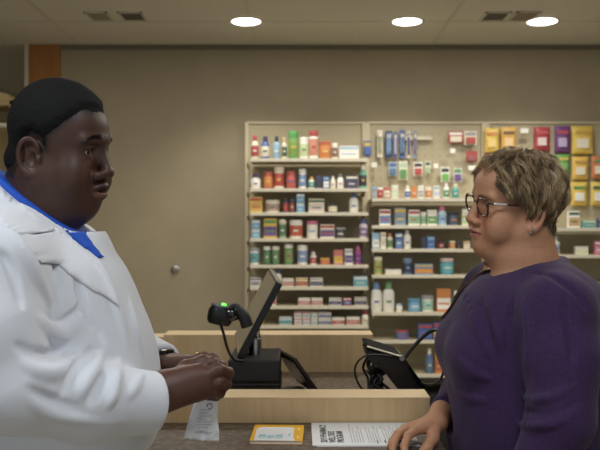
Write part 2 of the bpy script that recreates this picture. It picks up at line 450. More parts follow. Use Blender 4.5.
def riser(x0, x1, y0, y1, h, label):
    t = thing('counter_riser', ((x0 + x1) / 2, (y0 + y1) / 2, CT), label, 'counter divider', 'pale wooden dividers on the worktop')
    w, d = (x1 - x0) / 2, (y1 - y0) / 2
    obj('panel', B(-w, w, -d, d, 0, h - .002, .0015), M_maple, t)
    obj('edge_band', B(-w - .0005, w + .0005, -d - .0005, d + .0005, h - .002, h, .0006), mat('maple edge', (236, 208, 166), .4), t)
riser(-.345, .302, 1.935, 2.03, .060, 'near pale maple divider across the worktop, behind the papers and yellow booklet')
riser(-.426, .228, 2.60, 2.70, .118, 'tall far maple divider across the worktop, behind the register')
riser(-.57, -.438, 2.745, 2.83, .092, 'short low maple end piece left of the tall far divider')
# a side cabinet carries the end piece
t = thing('side_cabinet', (-.462, 2.785, 0), 'narrow maple cabinet end behind the white coat sleeve', 'cabinet')
obj('body', B(-.11, .10, -.055, .055, 0, CT - .001, .002), M_maple, t)

# ---- papers
t = thing('paper_form', at(0, 0, 1.8) * 0 + Vector((.138, 1.832, CT)), 'white printed form with bold heading under the hand of the woman', 'paper', rz=rad(0))
bm = bmesh.new(); box(bm, -.112, .112, -.099, .099, .0004, .0022)
o = obj('sheet', bm, M_paper, t)
o2 = obj('under_sheet', B(-.104, .113, -.101, .097, 0, .0004), M_paper, t)
o2.rotation_euler = (0, 0, rad(.8))
Rm = Matrix.Rotation(rad(90), 4, 'Z')
text_mesh('heading', '2019 PHARMACY\nWELLTREE\nPROGRAM', .0205, M_ink, t, Matrix.Translation((-.080, -.078, .0024)) @ Rm, space=.86)
bm = bmesh.new(); random.seed(3)
for k in range(22):
    x = -.028 + k * .0060
    if k % 6 == 5: continue
    y = -.078
    while y < .06 - (k % 3) * .02:
        L = random.uniform(.006, .018); box(bm, x, x + .0016, y, y + L, .0022, .0025); y += L + .003
obj('print', bm, M_greyink, t)
bm = bmesh.new()
for k, x in enumerate((.026, .042, .058, .070)):
    box(bm, x - .001, x + .0012, -.084, -.06, .0022, .0026)
obj('bold_print', bm, M_ink, t)

t = thing('booklet', (-.048, 1.818, CT), 'yellow covered booklet with a white panel lying left of the form', 'booklet', rz=rad(-2))
M_yel = mat('booklet yellow', (244, 184, 40), .45)
obj('pages', B(-.055, .053, -.068, .068, .0004, .0065), M_paper, t)
obj('cover', B(-.056, .055, -.070, .070, .0065, .0075, .0003), M_yel, t)
obj('back_cover', B(-.056, .055, -.070, .070, 0, .0005), M_yel, t)
obj('white_panel', prism(bmesh.new(), [(-.047, -.070), (.040, -.070), (.035, -.04), (.034, .038), (.026, .048), (-.040, .046), (-.049, .030)], -.0001, .0001), M_paper, t, loc=(0, 0, .0077), rot=(rad(-90), 0, 0)).scale = (1, 1, 1)
bpy.context.view_layer.update()
M_teal = mat('teal ink', (120, 190, 196), .7)
for k, (s, x) in enumerate((('OB', -.018), ('FB', .0), ('OB', .018))):
    text_mesh('teal_word', s, .022, M_teal, t, Matrix.Translation((x - .006, -.050, .0079)) @ Rm)
text_mesh('small_word', 'to go', .007, M_teal, t, Matrix.Translation((.027, -.028, .0079)) @ Rm)
obj('cover_print', box(B(.043, .047, -.045, -.030, .0075, .0078), .043, .047, .02, .04, .0075, .0078), mat('pale yellow print', (255, 226, 150), .6), t)

# ---- register: base, stand, monitor
t = thing('register_base', (-.116, 2.18, CT), 'low black two tier printer box under the register monitor', 'printer')
obj('lower_case', B(-.066, .066, -.075, .13, 0, .060, .004), M_black, t)
obj('upper_case', B(-.066, .064, -.078, .13, .064, .119, .004), M_black2, t)
obj('seam', B(-.063, .062, -.072, .127, .058, .066), M_glossblack, t)
obj('button', lathe(bmesh.new(), [(0, 0), (.004, 0), (.004, .002), (0, .002)], 12, M=Matrix.Translation((-.045, -.0752, .04)) @ Matrix.Rotation(rad(90), 4, 'X')), M_silver, t)
t = thing('monitor', (-.12, 2.25, CT + .119), 'black register monitor tilted back, seen almost edge on', 'monitor')
loc = Vector((-.12, 2.25, CT + .119))
A = at(276.5, 281.5, 2.12); Bb = at(237, 357, 2.12); C = at(269, 269, 2.42)
ex = (C - A).normalized(); ez = (A - Bb).normalized(); ez = (ez - ex * ez.dot(ex)).normalized(); ey = ez.cross(ex).normalized()   # ey: out of the screen back?
if ey.x > 0: ey = -ey
L1 = (C - A).length; L2 = (A - Bb).length
Mm = Matrix((ex, ez, ey)).transposed().to_4x4(); Mm.translation = Bb - loc
pan = obj('casing', box(bmesh.new(), 0, L1, 0, L2, -.018, 0, .003, M=Mm), M_black, t)
obj('screen', box(bmesh.new(), .006, L1 - .006, .006, L2 - .004, 0, .0012, M=Mm), mat('screen with painted reflection', (150, 140, 118), .22, coat=.4), t)  # beige ceiling reflection painted into the screen's base colour
obj('top_edge', box(bmesh.new(), .0, L1, L2 - .001, L2 + .003, -.016, .001, .001, M=Mm), mat('grey edge', (150, 142, 122), .35), t)
cb = (Mm @ Vector((L1 * .5, L2 * .30, -.018)))
obj('stand', T([(.0, -.02, .0), (.0, -.02, .03), (cb.x, cb.y, cb.z)], [.017] * 12, 14), M_black, t, smooth=True)
obj('hinge', lathe(bmesh.new(), [(0, -.02), (.016, -.02), (.016, .03), (0, .03)], 20, M=Matrix.Translation((0.002, -.055, .012)) @ Matrix.Rotation(0, 4, 'X')), M_silver, t, smooth='auto')
# scanner
loc = at(221, 312, 2.04)
t = thing('barcode_scanner', loc, 'black handheld barcode scanner with green light in its holder beside the monitor', 'scanner')
Mh = Matrix.Rotation(rad(12), 4, 'Y')
obj('head', lathe(bmesh.new(), [(0, -.030), (.021, -.030), (.0245, -.022), (.025, 0), (.021, .012), (.012, .016), (0, .016)], 24, sx=1.25, M=Mh @ Matrix.Rotation(rad(0), 4, 'Y')), M_black, t, smooth='auto')
obj('window', lathe(bmesh.new(), [(0, 0), (.019, 0), (.017, .004), (0, .006)], 20, sx=1.3, c=(-.004, -.004, .014), M=Mh), M_grey, t, smooth='auto')
obj('status_light', lathe(bmesh.new(), [(0, 0), (.0065, 0), (.005, .004), (0, .005)], 14, c=(.004, -.010, .019), M=Mh), M_green_led, t, smooth='auto')
obj('handle', T([(.012, 0, -.004), (.035, .004, .004), (.055, .004, -.012), (.064, .006, -.036)], [.017] * 8 + [.015] * 20, 14), M_black2, t, smooth=True)
obj('collar', T([(.020, 0, .010), (.030, .002, -.020)], .020, 14, 0), M_glossblack, t, smooth=True)
obj('cable', T([(-.002, 0, -.028), (.006, -.004, -.05), (.016, 0, -.09), (.03, .02, -.12), (.05, .06, -.13)], .0035, 8), M_rubber, t, smooth=True)
# leaning customer pad
loc = Vector((0, 2.2, CT))
t = thing('tablet_screen', loc, 'thin dark customer screen leaning on the worktop right of the register', 'tablet')
p1, p2, p3 = at(276.5, 347, 2.36), at(296, 357.5, 2.12), at(320, 391, 2.12)
ex = (p1 - p2).normalized(); ez = (p3 - p2).normalized(); ez = (ez - ex * ez.dot(ex)).normalized(); ey = ex.cross(ez)
L1 = (p1 - p2).length; L2 = (p3 - p2).length + .012
Mm = Matrix((ex, ez, ey)).transposed().to_4x4(); Mm.translation = p2 - loc
s_ = -1 if ey.z > 0 else 1
obj('casing', box(bmesh.new(), 0, L1, 0, L2, min(0, s_ * .009), max(0, s_ * .009), .003, M=Mm), M_black, t)
obj('back_plate', box(bmesh.new(), .02, L1 - .02, .012, L2 - .02, min(s_ * .009, s_ * .011), max(s_ * .009, s_ * .011), .001, M=Mm), mat('dark brown glossy plastic', (60, 50, 44), .2), t)
obj('foot', B(-.045, .035, -.03, .12, 0, .012, .003), M_grey, t)
obj('cable', T([(-.046, -.05, .006), (-.03, -.03, .022), (0, -.02, .02), (.03, -.04, .005)], .004, 8), mat('grey cable', (150, 150, 152), .5), t, smooth=True)
# payment terminal with cables
loc = Vector((.235, 2.24, CT))
t = thing('payment_terminal', loc, 'black payment terminal on a swivel stand, seen from its cable side', 'payment terminal')
def loc_pt(px, py, Y): return at(px, py, Y) - loc
def pl(lst, Y): return [(loc_pt(a, b, Y).x, loc_pt(a, b, Y).z) for a, b in lst]
obj('body', prism(bmesh.new(), pl([(366, 349), (400, 358), (405, 364), (421, 391), (424, 396), (404, 397), (384, 372), (368, 360)], 2.18), -.06, .09, bev=.004), M_black, t, smooth='auto')
obj('face_plate', prism(bmesh.new(), pl([(366, 346.5), (369, 345.5), (401, 355.5), (400, 358.5), (367, 349.5)], 2.18), -.064, .095, bev=.001), mat('soft black', (14, 14, 14), .85, spec=.2), t)
obj('pale_edge', T([loc_pt(367, 346.5, 2.115), loc_pt(401, 356.5, 2.115)], .0022, 8, 0), mat('pale bezel', (190, 184, 160), .3, .3), t)
obj('keypad_wing', prism(bmesh.new(), pl([(400, 356), (404, 357), (426, 388), (426, 394), (421, 392)], 2.18), -.055, .085, bev=.002), M_glossblack, t)
obj('clip', lathe(bmesh.new(), [(0, -.006), (.007, -.006), (.007, .006), (0, .006)], 14, M=Matrix.Translation(loc_pt(402, 358, 2.175)) @ Matrix.Rotation(rad(90), 4, 'X')), M_silver, t)
obj('stand', lathe(bmesh.new(), [(0, 0), (.052, 0), (.052, .008), (.022, .014), (.018, .03), (.018, .055), (.03, .07), (0, .08)], 24, c=(-.03, .0, 0)), M_black2, t, smooth='auto')
bm = bmesh.new(); random.seed(5)
for k in range(7):
    a = loc_pt(368 + random.uniform(0, 14), 356 + random.uniform(0, 6), 2.18); a.y = -.03 + random.uniform(-.03, .02)
    pts = [a]
    for q in range(3): pts.append(Vector((a.x + random.uniform(-.012, .03), random.uniform(-.05, .0), a.z * (1 - (q + 1) / 3.6) + random.uniform(-.006, .006))))
    pts.append(Vector((a.x + random.uniform(0, .03), random.uniform(-.03, .03), .006)))
    tube(bm, pts, random.uniform(.0035, .006), 8)
obj('cable_bundle', bm, M_rubber, t, smooth=True)
c1 = [loc_pt(392, 357, 2.17), loc_pt(378, 355, 2.14), loc_pt(363, 357, 2.12), loc_pt(355, 368, 2.12), loc_pt(358, 383, 2.12), loc_pt(368, 396, 2.14)]
obj('loop_cable', T(c1, .0028, 8), M_rubber, t, smooth=True)
c2 = [loc_pt(403, 360, 2.19), loc_pt(414, 346, 2.2), loc_pt(428, 333, 2.21), loc_pt(437, 331, 2.22), loc_pt(444, 342, 2.23), loc_pt(446, 360, 2.23), loc_pt(440, 380, 2.23), loc_pt(428, 385, 2.22), loc_pt(412, 379, 2.22)]
obj('arching_cable', T(c2, [.0055] * 16 + [.0035] * 60, 8), M_rubber, t, smooth=True)

# ================================================================== SHELVING BAYS
YP = 5.745      # front face of the back panels
YS = 5.41       # front edge of the shelves
def shelf_z(py): return CAMZ - (py - 225) / FPX * YS
def bay(x0, x1, pys, ztop, side, lab, kick, ext=None, li=.012, ri=.012):
    t = thing('shelving_bay', ((x0 + x1) / 2, YP, 0), lab, 'shelving', 'almond metal shelving bays')
    w = (x1 - x0) / 2
    bm = B(-w, w, 0, .045, 0, ztop)
    if ext:       # pegboard holes as small dark studs set in the board
        for x in np.arange(-w + .04, w - .03, .0254 * 2):
            for z in np.arange(ext + .05, ztop - .03, .0254 * 2): box(bm, x - .003, x + .003, -.0006, .001, z - .003, z + .003, mi=1)
    obj('back_panel', bm, [M_back, mat('peg hole', (120, 110, 90), .9)], t)
    obj('top_rail', B(-w, w, -.012, .046, ztop, ztop + .014, .002), M_shelf, t)
    for s in (-1, 1):
        obj('upright', B(s * w - .013, s * w + .013, -.022, .0, 0, ztop + .01, .001), M_shelf, t)
    for py in pys:
        z = shelf_z(py)
        sh = obj('shelf', B(-w + li, w - ri, YS - YP + .004, -.022, z - .018, z, .0015), M_shelf, t)
        obj('price_strip', B(-w + li, w - ri, YS - YP, YS - YP + .005, z - .020, z + .0015, .001), M_strip, sh)
        for s in (-1, 1):
            obj('bracket', B(s * (w - .014) - .002, s * (w - .014) + .002, YS - YP + .05, -.02, z - .05, z - .02), M_shelf, sh)
    obj('base_deck', B(-w, w, YS - YP - .03, -.0, .09, kick, .002) if kick else B(-w, w, YS - YP - .03, 0, .09, .15, .002), M_black2 if kick else M_shelf, t)
    obj('kick_plate', B(-w, w, YS - YP - .01, -.02, 0, .09), M_black2, t)
    return t
LROWS = [158.5, 188.5, 212.5, 238.5, 265, 287, 306, 325.5]
MROWS = [198.5, 225.5, 249, 275, 312.5, 340.5, 374.5]
RROWS = [228, 255, 284, 312, 340.5, 374.5]
ZT = 1.5 + 101 / FPX * 5.75
bay(-.365, .440, LROWS + [352, 378], ZT, 0, 'left almond shelving bay, its eight shelves packed with small products', None, li=.040, ri=-.004)
bay(.4665, 1.262, MROWS, ZT, 0, 'middle almond shelving bay with pegboard of toothbrushes above shelves', .40, shelf_z(198.5), li=.002)
bay(1.288, 2.13, RROWS, ZT, 0, 'right almond shelving bay with yellow bags hanging on its pegboard', .40, shelf_z(228))

# ------------------------------------------------------------------ products
ORD = ['top', 'second', 'third', 'fourth', 'fifth', 'sixth', 'seventh', 'eighth']
WHT = (228, 226, 216); NAV = (40, 48, 96); BLU = (44, 84, 170); LBL = (120, 176, 216); RED = (190, 44, 38); ORG = (222, 116, 36); YEL = (228, 182, 40)
GRN = (70, 150, 60); DGN = (40, 90, 56); TEA = (40, 148, 150); PUR = (88, 50, 140); PNK = (214, 80, 130); TAN = (206, 176, 130); DRK = (38, 38, 48); GRY = (150, 152, 156); CRM = (222, 214, 186); BRN = (110, 70, 50); MAG = (176, 40, 130)
random.seed(11)
def squiggle(bm, w, z0, z1, yf, n=3):
    for k in range(1):
        z = (z0 + z1) / 2; a = random.uniform(.45, .8) * w
        box(bm, -a / 2, a / 2, yf - .0006, yf, z - (z1 - z0) * .11, z + (z1 - z0) * .11)
def product(kind, x, y, z, w, h, cols, label, group):
    c = [cmat(q) for q in cols]; d = min(w * (.55 if kind == 'box' else 1), .10)
    if kind == 'box':
        d = max(.03, min(.07, w * .6))
        t = thing('product_box', (x, y, z), label, 'box', group)
        obj('carton', B(-w / 2, w / 2, 0, d, 0, h, .0012, seg=1), c[0], t)
        f = obj('front_label', B(-w / 2 + .002, w / 2 - .002, -.0008, 0, h * .12, h * .60), c[1], t)
        bm = bmesh.new(); squiggle(bm, w, h * .18, h * .55, -.0008, 2); obj('print', bm, c[2], f)
        obj('top_band', B(-w / 2 + .002, w / 2 - .002, -.0008, 0, h * .76, h * .92), c[2], t)
    elif kind in ('bottle', 'pump'):
        t = thing('bottle', (x, y + w / 2, z), label, 'bottle', group); r = w / 2; sy = min(1, .055 / w) if w > .055 else 1
        b = h * .78
        obj('body', lathe(bmesh.new(), [(0, 0), (r * .92, 0), (r, h * .03), (r, b * .80), (r * .86, b * .90), (r * .5, b * .97), (r * .45, b)], 18, sy=sy), c[0], t, smooth='auto')
        cw = r * .58 if kind == 'bottle' else r * .5
        obj('cap', lathe(bmesh.new(), [(cw, b * .985), (cw * 1.02, b + .002), (cw * .92, h * .985), (cw * .8, h), (0, h)], 16), c[1], t, smooth='auto')
        lb = obj('label', lathe(bmesh.new(), [(r * 1.0, b * .14), (r * 1.015, b * .15), (r * 1.015, b * .70), (r * 1.0, b * .71)], 18, sy=sy), c[2], t, smooth='auto')
        bm = bmesh.new(); squiggle(bm, w * .8, b * .25, b * .62, -r * sy * 1.015, 2); obj('print', bm, c[3] if len(c) > 3 else c[1], lb)
    elif kind == 'tub':
        t = thing('tub', (x, y + w / 2, z), label, 'tub', group); r = w / 2
        obj('body', lathe(bmesh.new(), [(0, 0), (r * .93, 0), (r * .97, h * .04), (r * .97, h * .82), (r * .9, h * .85)], 20), c[0], t, smooth='auto')
        obj('lid', lathe(bmesh.new(), [(r * .98, h * .80), (r, h * .82), (r, h * .97), (r * .93, h), (0, h)], 20), c[1], t, smooth='auto')
        lb = obj('label', lathe(bmesh.new(), [(r * .97, h * .12), (r * .985, h * .13), (r * .985, h * .70), (r * .97, h * .71)], 20), c[2], t, smooth='auto')
        bm = bmesh.new(); squiggle(bm, w * .7, h * .22, h * .62, -r * .985, 2); obj('print', bm, c[3] if len(c) > 3 else c[1], lb)
    return t
def shelf_row(pys, i, bayname, items):
    z = shelf_z(pys[i]) + .0005
    grp = 'products on the %s shelf of the %s bay' % (ORD[i], bayname)
    for it in items:
        kind, x0, x1, yt, cols, desc = it[:6]
        Y = YS + .03 + (it[6] if len(it) > 6 else 0)
        xa = (x0 - 300) / FPX * Y; xb = (x1 - 300) / FPX * Y; zt = CAMZ - (yt - 225) / FPX * Y
        w = xb - xa - .003
        label = '%s, %s shelf of the %s shelving bay' % (desc, ORD[i], bayname)
        if len(it) > 7:     # stacked high: it[7] lower copies below it
            hh = (zt - z) / it[7]
            for q in range(it[7]):
                product(kind, (xa + xb) / 2, Y, z + hh * q, w, hh - .001, cols, '%s %s, %s shelf of %s bay' % (['lower', 'upper'][q], desc, ORD[i], bayname), grp)
        else: product(kind, (xa + xb) / 2, Y, z, w, zt - z, cols, label, grp)
L = 'left'
shelf_row(LROWS, 0, L, [
 ('bottle', 251, 258.6, 135, (CRM, RED, RED, WHT), 'red and cream bottle with red cap'),
 ('bottle', 260.6, 269.6, 136, (BLU, NAV, CRM, DGN), 'royal blue bottle with cream label'),
 ('bottle', 273, 280, 136, (LBL, DRK, LBL, WHT), 'pale blue bottle with black cap'),
 ('bottle', 281.6, 287, 137, (CRM, TAN, DGN, CRM), 'slim clear bottle with small green label'),
 ('tub', 288, 299, 131, (GRN, (60, 170, 60), (110, 160, 50), YEL), 'tall green canister with green lid'),
 ('tub', 299.6, 308.6, 137, (WHT, WHT, (190, 210, 150), GRN), 'white tub with green leaf label'),
 ('tub', 309, 318.4, 130.5, (WHT, RED, (214, 120, 90), RED), 'tall red and white canister'),
 ('tub', 318.8, 331.6, 141, (ORG, (200, 90, 40), ORG, (230, 200, 90)), 'wide round orange tub'),
 ('tub', 331.8, 338, 143, (CRM, WHT, (120, 80, 70), WHT), 'small white jar beside orange tub'),
 ('box', 339, 359, 146, (WHT, WHT, LBL), 'long white carton with pale blue stripe')])
shelf_row(LROWS, 1, L, [
 ('bottle', 250, 260.8, 173.6, (WHT, PUR, WHT, DRK), 'white bottle with purple cap'),
 ('tub', 263.2, 273, 171.5, ((196, 56, 36), (200, 70, 40), ORG, YEL), 'red and orange tub'),
 ('tub', 273.4, 284.3, 167, (CRM, CRM, RED, YEL), 'tall cream canister with red label'),
 ('tub', 285.9, 296, 171, (RED, (190, 60, 50), (206, 70, 60), BLU), 'red tub with blue mark'),
 ('tub', 298.3, 306.5, 169, (WHT, WHT, (90, 130, 190), WHT), 'tall white canister with blue label'),
 ('bottle', 308.4, 315, 176.5, (CRM, YEL, TEA, WHT), 'small teal labelled bottle with yellow cap'),
 ('box', 315.8, 322, 176, (NAV, DRK, NAV), 'small navy carton'),
 ('box', 323, 329.4, 176.6, (BLU, WHT, LBL), 'small blue and white carton'),
 ('bottle', 330, 336, 176, (CRM, WHT, CRM, BLU), 'small cream bottle left of red labelled bottle'),
 ('bottle', 337, 344, 173.5, (WHT, GRY, WHT, RED), 'white bottle with red print'),
 ('box', 345.8, 358, 175.5, (NAV, (60, 50, 100), CRM), 'wide dark purple carton'),
 ('bottle', 359.2, 367.2, 164, ((80, 186, 150), WHT, DRK, YEL), 'sea green mouthwash bottle with dark label')])
shelf_row(LROWS, 2, L, [
 ('box', 249.2, 262.5, 197, (YEL, (210, 150, 50), RED), 'yellow carton with red print'),
 ('tub', 265, 280, 200, (WHT, CRM, (170, 140, 120), NAV), 'wide white tub with brown label'),
 ('tub', 282.8, 288.6, 199, (NAV, DRK, RED, ORG), 'small dark can with red label'),
 ('tub', 289.2, 295, 199, (DRK, (60, 60, 90), (150, 60, 40), CRM), 'small dark can with rust label'),
 ('box', 296.4, 304.6, 193.5, (LBL, (70, 150, 210), WHT), 'light blue carton with white print', 0, 2),
 ('box', 308.4, 324.5, 199, (CRM, (190, 170, 160), DGN), 'wide pale carton with dark green band'),
 ('tub', 328, 337.6, 203.5, (DRK, (50, 56, 60), CRM, YEL), 'low black jar with cream label'),
 ('bottle', 349.3, 358.6, 193, (WHT, BLU, WHT, BLU), 'white lotion bottle with blue cap')])
shelf_row(LROWS, 3, L, [
 ('box', 251.7, 260, 220, (LBL, (70, 160, 210), WHT), 'light blue carton with white print', 0, 2),
 ('box', 263.6, 277, 218.5, (YEL, PUR, GRN), 'yellow and purple carton'),
 ('tub', 278.4, 286.6, 219.5, ((150, 170, 130), CRM, (70, 120, 80), WHT), 'green striped canister'),
 ('tub', 289, 303, 220, (WHT, WHT, (206, 70, 40), WHT), 'white tub with wide red label'),
 ('tub', 306.5, 318, 221, (WHT, PNK, WHT, LBL), 'white tub with pink lid'),
 ('box', 320.2, 334.5, 224.5, (CRM, (80, 60, 130), RED), 'pale carton with purple and red bands'),
 ('tub', 335.6, 345.8, 227.5, (DRK, GRY, (60, 60, 66), WHT), 'low black jar with silver lid'),
 ('bottle', 359, 368, 219, ((200, 186, 200), BLU, (120, 90, 150), WHT), 'lilac lotion bottle with blue cap')])
shelf_row(LROWS, 4, L, [
 ('tub', 249.2, 259.5, 248, (WHT, GRY, (80, 160, 180), GRN), 'white canister with blue and green wave'),
 ('tub', 263, 270.6, 246.5, (DGN, WHT, (70, 140, 80), CRM), 'green canister with white lid, left of two'),
 ('tub', 271.6, 279.6, 246.5, ((60, 120, 70), CRM, (90, 140, 80), WHT), 'green canister with cream lid, right of two'),
 ('tub', 284, 293.2, 244, ((70, 140, 60), WHT, (120, 160, 80), RED), 'taller green canister with red print'),
 ('tub', 297, 308, 245, (WHT, WHT, (110, 140, 200), WHT), 'wide white canister with blue label'),
 ('bottle', 310, 317, 252, (WHT, WHT, RED, CRM), 'small white bottle with red label'),
 ('box', 320.5, 330, 258, (ORG, (200, 60, 50), YEL), 'low orange carton'),
 ('box', 333.6, 343.2, 250, (PNK, YEL, ORG), 'pink carton with yellow label'),
 ('box', 344.6, 353, 249, (WHT, PUR, GRY), 'white carton with purple label'),
 ('bottle', 354.6, 361.6, 246, (MAG, (200, 70, 150), (90, 40, 130), PNK), 'tall magenta bottle')])
shelf_row(LROWS, 5, L, [
 ('box', 250, 261, 278, (WHT, GRY, NAV), 'low white carton with navy band'),
 ('bottle', 274, 281.6, 269.5, (WHT, BLU, WHT, NAV), 'white bottle with blue cap'),
 ('box', 282, 294, 278.4, (WHT, (190, 90, 80), CRM), 'low white carton with red label'),
 ('box', 295.6, 308, 278, (CRM, (180, 50, 56), YEL), 'low cream carton with crimson label'),
 ('box', 310, 323, 278, (WHT, NAV, GRY), 'low white carton with navy label'),
 ('box', 353.6, 367.6, 276.5, (LBL, (60, 160, 170), WHT), 'teal and white carton')])
shelf_row(LROWS, 6, L, [
 ('box', 268.6, 276.6, 292.5, (WHT, (190, 50, 60), CRM), 'upright white carton with red label'),
 ('box', 298, 310.4, 298, (WHT, (200, 100, 100), WHT), 'long white carton with pink label'),
 ('box', 311, 323, 298, (CRM, (190, 96, 100), WHT), 'long cream carton with pink label'),
 ('box', 329, 341.6, 298, (WHT, (60, 60, 120), GRY), 'long white carton with navy label'),
 ('box', 343, 351.6, 298, (RED, BLU, WHT), 'short red and blue carton'),
 ('box', 354.6, 367, 297.4, (CRM, NAV, GRY), 'long cream carton with navy label')])
shelf_row(LROWS, 7, L, [
 ('box', 255.6, 264, 316, (YEL, GRN, YEL), 'yellow and green carton'),
 ('box', 279, 292, 317, (WHT, TEA, LBL), 'low white and teal carton'),
 ('box', 294, 302, 311.5, (WHT, (190, 180, 190), RED), 'small red banded carton', 0, 2),
 ('box', 302.6, 310.4, 311.5, (WHT, (170, 180, 200), RED), 'small grey blue carton', 0, 2),
 ('box', 311, 317.8, 312, (WHT, (150, 190, 190), GRY), 'small pale teal carton', 0, 2),
 ('box', 318.4, 331.4, 312, (WHT, (80, 90, 140), GRY), 'long blue grey carton', 0, 2),
 ('box', 332, 344.6, 317.6, (WHT, (190, 60, 60), CRM), 'long white carton with red label, left of two'),
 ('box', 346.4, 360, 317, (CRM, (190, 60, 60), WHT), 'long cream carton with red label, right of two'),
 ('bottle', 361.6, 368.6, 311.5, (WHT, RED, CRM, RED), 'white bottle with red cap')])
L = 'middle'
shelf_row(MROWS, 0, L, [
 ('box', 371.6, 377, 186, ((120, 130, 150), GRY, LBL), 'grey blue carton'),
 ('tub', 377.4, 383.4, 187.5, (RED, WHT, RED, WHT), 'red and white tub, left of two'),
 ('tub', 384, 390.6, 187, (RED, (210, 90, 80), CRM, RED), 'red and cream tub, right of two'),
 ('box', 391.6, 398.6, 185, (CRM, (190, 210, 170), WHT), 'pale green carton'),
 ('bottle', 405, 410.6, 185.5, (WHT, WHT, BLU, WHT), 'white bottle with blue label'),
 ('tub', 411.2, 417.2, 186, (ORG, ORG, (230, 120, 40), CRM), 'orange tub'),
 ('box', 418, 424, 185.5, (WHT, GRY, CRM), 'white and grey carton'),
 ('tub', 425.6, 431.8, 187, (CRM, CRM, ORG, WHT), 'cream tub with orange label'),
 ('box', 433.6, 440, 186, (WHT, (200, 200, 220), LBL), 'pale lilac carton'),
 ('bottle', 443.6, 450, 183, (WHT, WHT, (60, 150, 100), WHT), 'white bottle with green label'),
 ('bottle', 452.4, 459.6, 183.5, ((70, 170, 150), CRM, TEA, WHT), 'sea green bottle')])
shelf_row(MROWS, 1, L, [
 ('box', 379.4, 390.8, 209.5, (WHT, (70, 110, 180), RED), 'white carton with blue label and red band'),
 ('box', 394.6, 406, 208, ((120, 140, 160), (90, 120, 150), YEL), 'grey blue carton with yellow band'),
 ('box', 408.4, 420, 210, (WHT, (110, 170, 120), RED), 'white carton with green label'),
 ('tub', 420.6, 427, 212, (WHT, WHT, (120, 180, 130), GRN), 'white tub with green label'),
 ('box', 427.4, 437.2, 210, (WHT, GRN, CRM), 'white carton with bright green label'),
 ('bottle', 438, 447.6, 206, ((170, 200, 224), PNK, LBL, PUR), 'pale blue bottle with pink cap'),
 ('tub', 448.6, 459.4, 212, (NAV, DRK, (50, 70, 100), ORG), 'navy tub with black lid'),
 ('box', 462, 468.4, 209, (CRM, (150, 190, 120), WHT), 'cream carton with green label')])
shelf_row(MROWS, 2, L, [
 ('box', 372, 379.8, 233, ((130, 180, 210), WHT, LBL), 'light blue and white carton'),
 ('box', 380.4, 386.2, 232.5, (WHT, CRM, TAN), 'narrow white and tan carton'),
 ('bottle', 387, 393.4, 233, (CRM, ORG, (80, 150, 80), RED), 'green labelled bottle with orange cap'),
 ('box', 395.4, 402.6, 233, (BLU, (70, 130, 200), WHT), 'blue carton'),
 ('bottle', 403.4, 411.6, 230, (WHT, WHT, WHT, PUR), 'tall white bottle with purple print'),
 ('box', 421.4, 426.6, 237.5, (NAV, DRK, NAV), 'small navy carton'),
 ('box', 427.2, 434.8, 236.5, ((50, 110, 200), BLU, LBL), 'small bright blue carton'),
 ('tub', 437.8, 445, 241, ((110, 30, 50), DRK, (150, 40, 60), CRM), 'low dark red jar'),
 ('tub', 449.4, 456.2, 241, (TAN, CRM, ORG, CRM), 'low tan jar'),
 ('tub', 457, 461.6, 242, (DRK, NAV, DRK, GRY), 'low black jar'),
 ('box', 463.4, 470.4, 241, (TAN, CRM, TAN), 'low tan carton')])
shelf_row(MROWS, 3, L, [
 ('tub', 374, 382.8, 257, ((190, 180, 80), CRM, (150, 170, 70), RED), 'yellow green canister'),
 ('box', 385.2, 401.6, 269.6, (WHT, CRM, WHT), 'flat white carton'),
 ('tub', 403.4, 412.8, 258.5, ((70, 110, 160), (90, 120, 170), NAV, LBL), 'blue canister'),
 ('box', 414.6, 433.2, 264, ((60, 140, 210), ORG, YEL), 'wide blue and orange carton'),
 ('tub', 441, 455, 258.5, ((50, 150, 180), (220, 190, 190), (70, 180, 200), WHT), 'turquoise tub with pale pink lid')])
shelf_row(MROWS, 4, L, [
 ('bottle', 371.2, 382.6, 282.5, (WHT, (80, 130, 200), WHT, BLU), 'large white bottle with blue cap'),
 ('bottle', 383.2, 395.2, 282, (WHT, (100, 170, 100), WHT, GRN), 'large white bottle with green cap'),
 ('tub', 396.4, 402.8, 304, (WHT, LBL, WHT, WHT), 'tiny white jar'),
 ('tub', 408.4, 421.4, 299, ((60, 140, 200), (70, 150, 210), (90, 170, 220), WHT), 'round blue tub'),
 ('tub', 422, 434.8, 296, (WHT, GRY, (150, 200, 180), TEA), 'white tub with pale green label'),
 ('box', 436.8, 451, 289, (ORG, WHT, ORG), 'orange carton with white label'),
 ('bottle', 452.8, 460, 291, (TEA, WHT, TEA, WHT), 'teal bottle beside the orange carton')])
shelf_row(MROWS, 5, L, [
 ('tub', 396, 409.8, 331, ((90, 90, 170), (190, 60, 70), (80, 100, 180), RED), 'low round red and blue tub'),
 ('box', 418, 432.8, 324, ((40, 70, 160), (50, 90, 180), RED), 'blue carton with red top'),
 ('box', 433.4, 447.2, 322.5, ((50, 70, 160), YEL, RED), 'blue, yellow and red carton')])
shelf_row(MROWS, 6, L, [
 ('pump', 426, 434, 349, ((50, 90, 150), WHT, (70, 110, 160), WHT), 'blue spray bottle with white nozzle'),
 ('box', 435.2, 445.4, 353, (ORG, (200, 80, 40), YEL), 'orange carton')])
L = 'right'
shelf_row(RROWS, 0, L, [
 ('box', 568.6, 580, 211, (WHT, (200, 150, 80), DGN), 'white framed carton with tan label'),
 ('box', 583, 595.6, 220.5, ((90, 170, 150), TEA, CRM), 'flat sea green carton'),
 ('box', 597.6, 606, 218, (NAV, BLU, GRY), 'navy carton at the frame edge')])
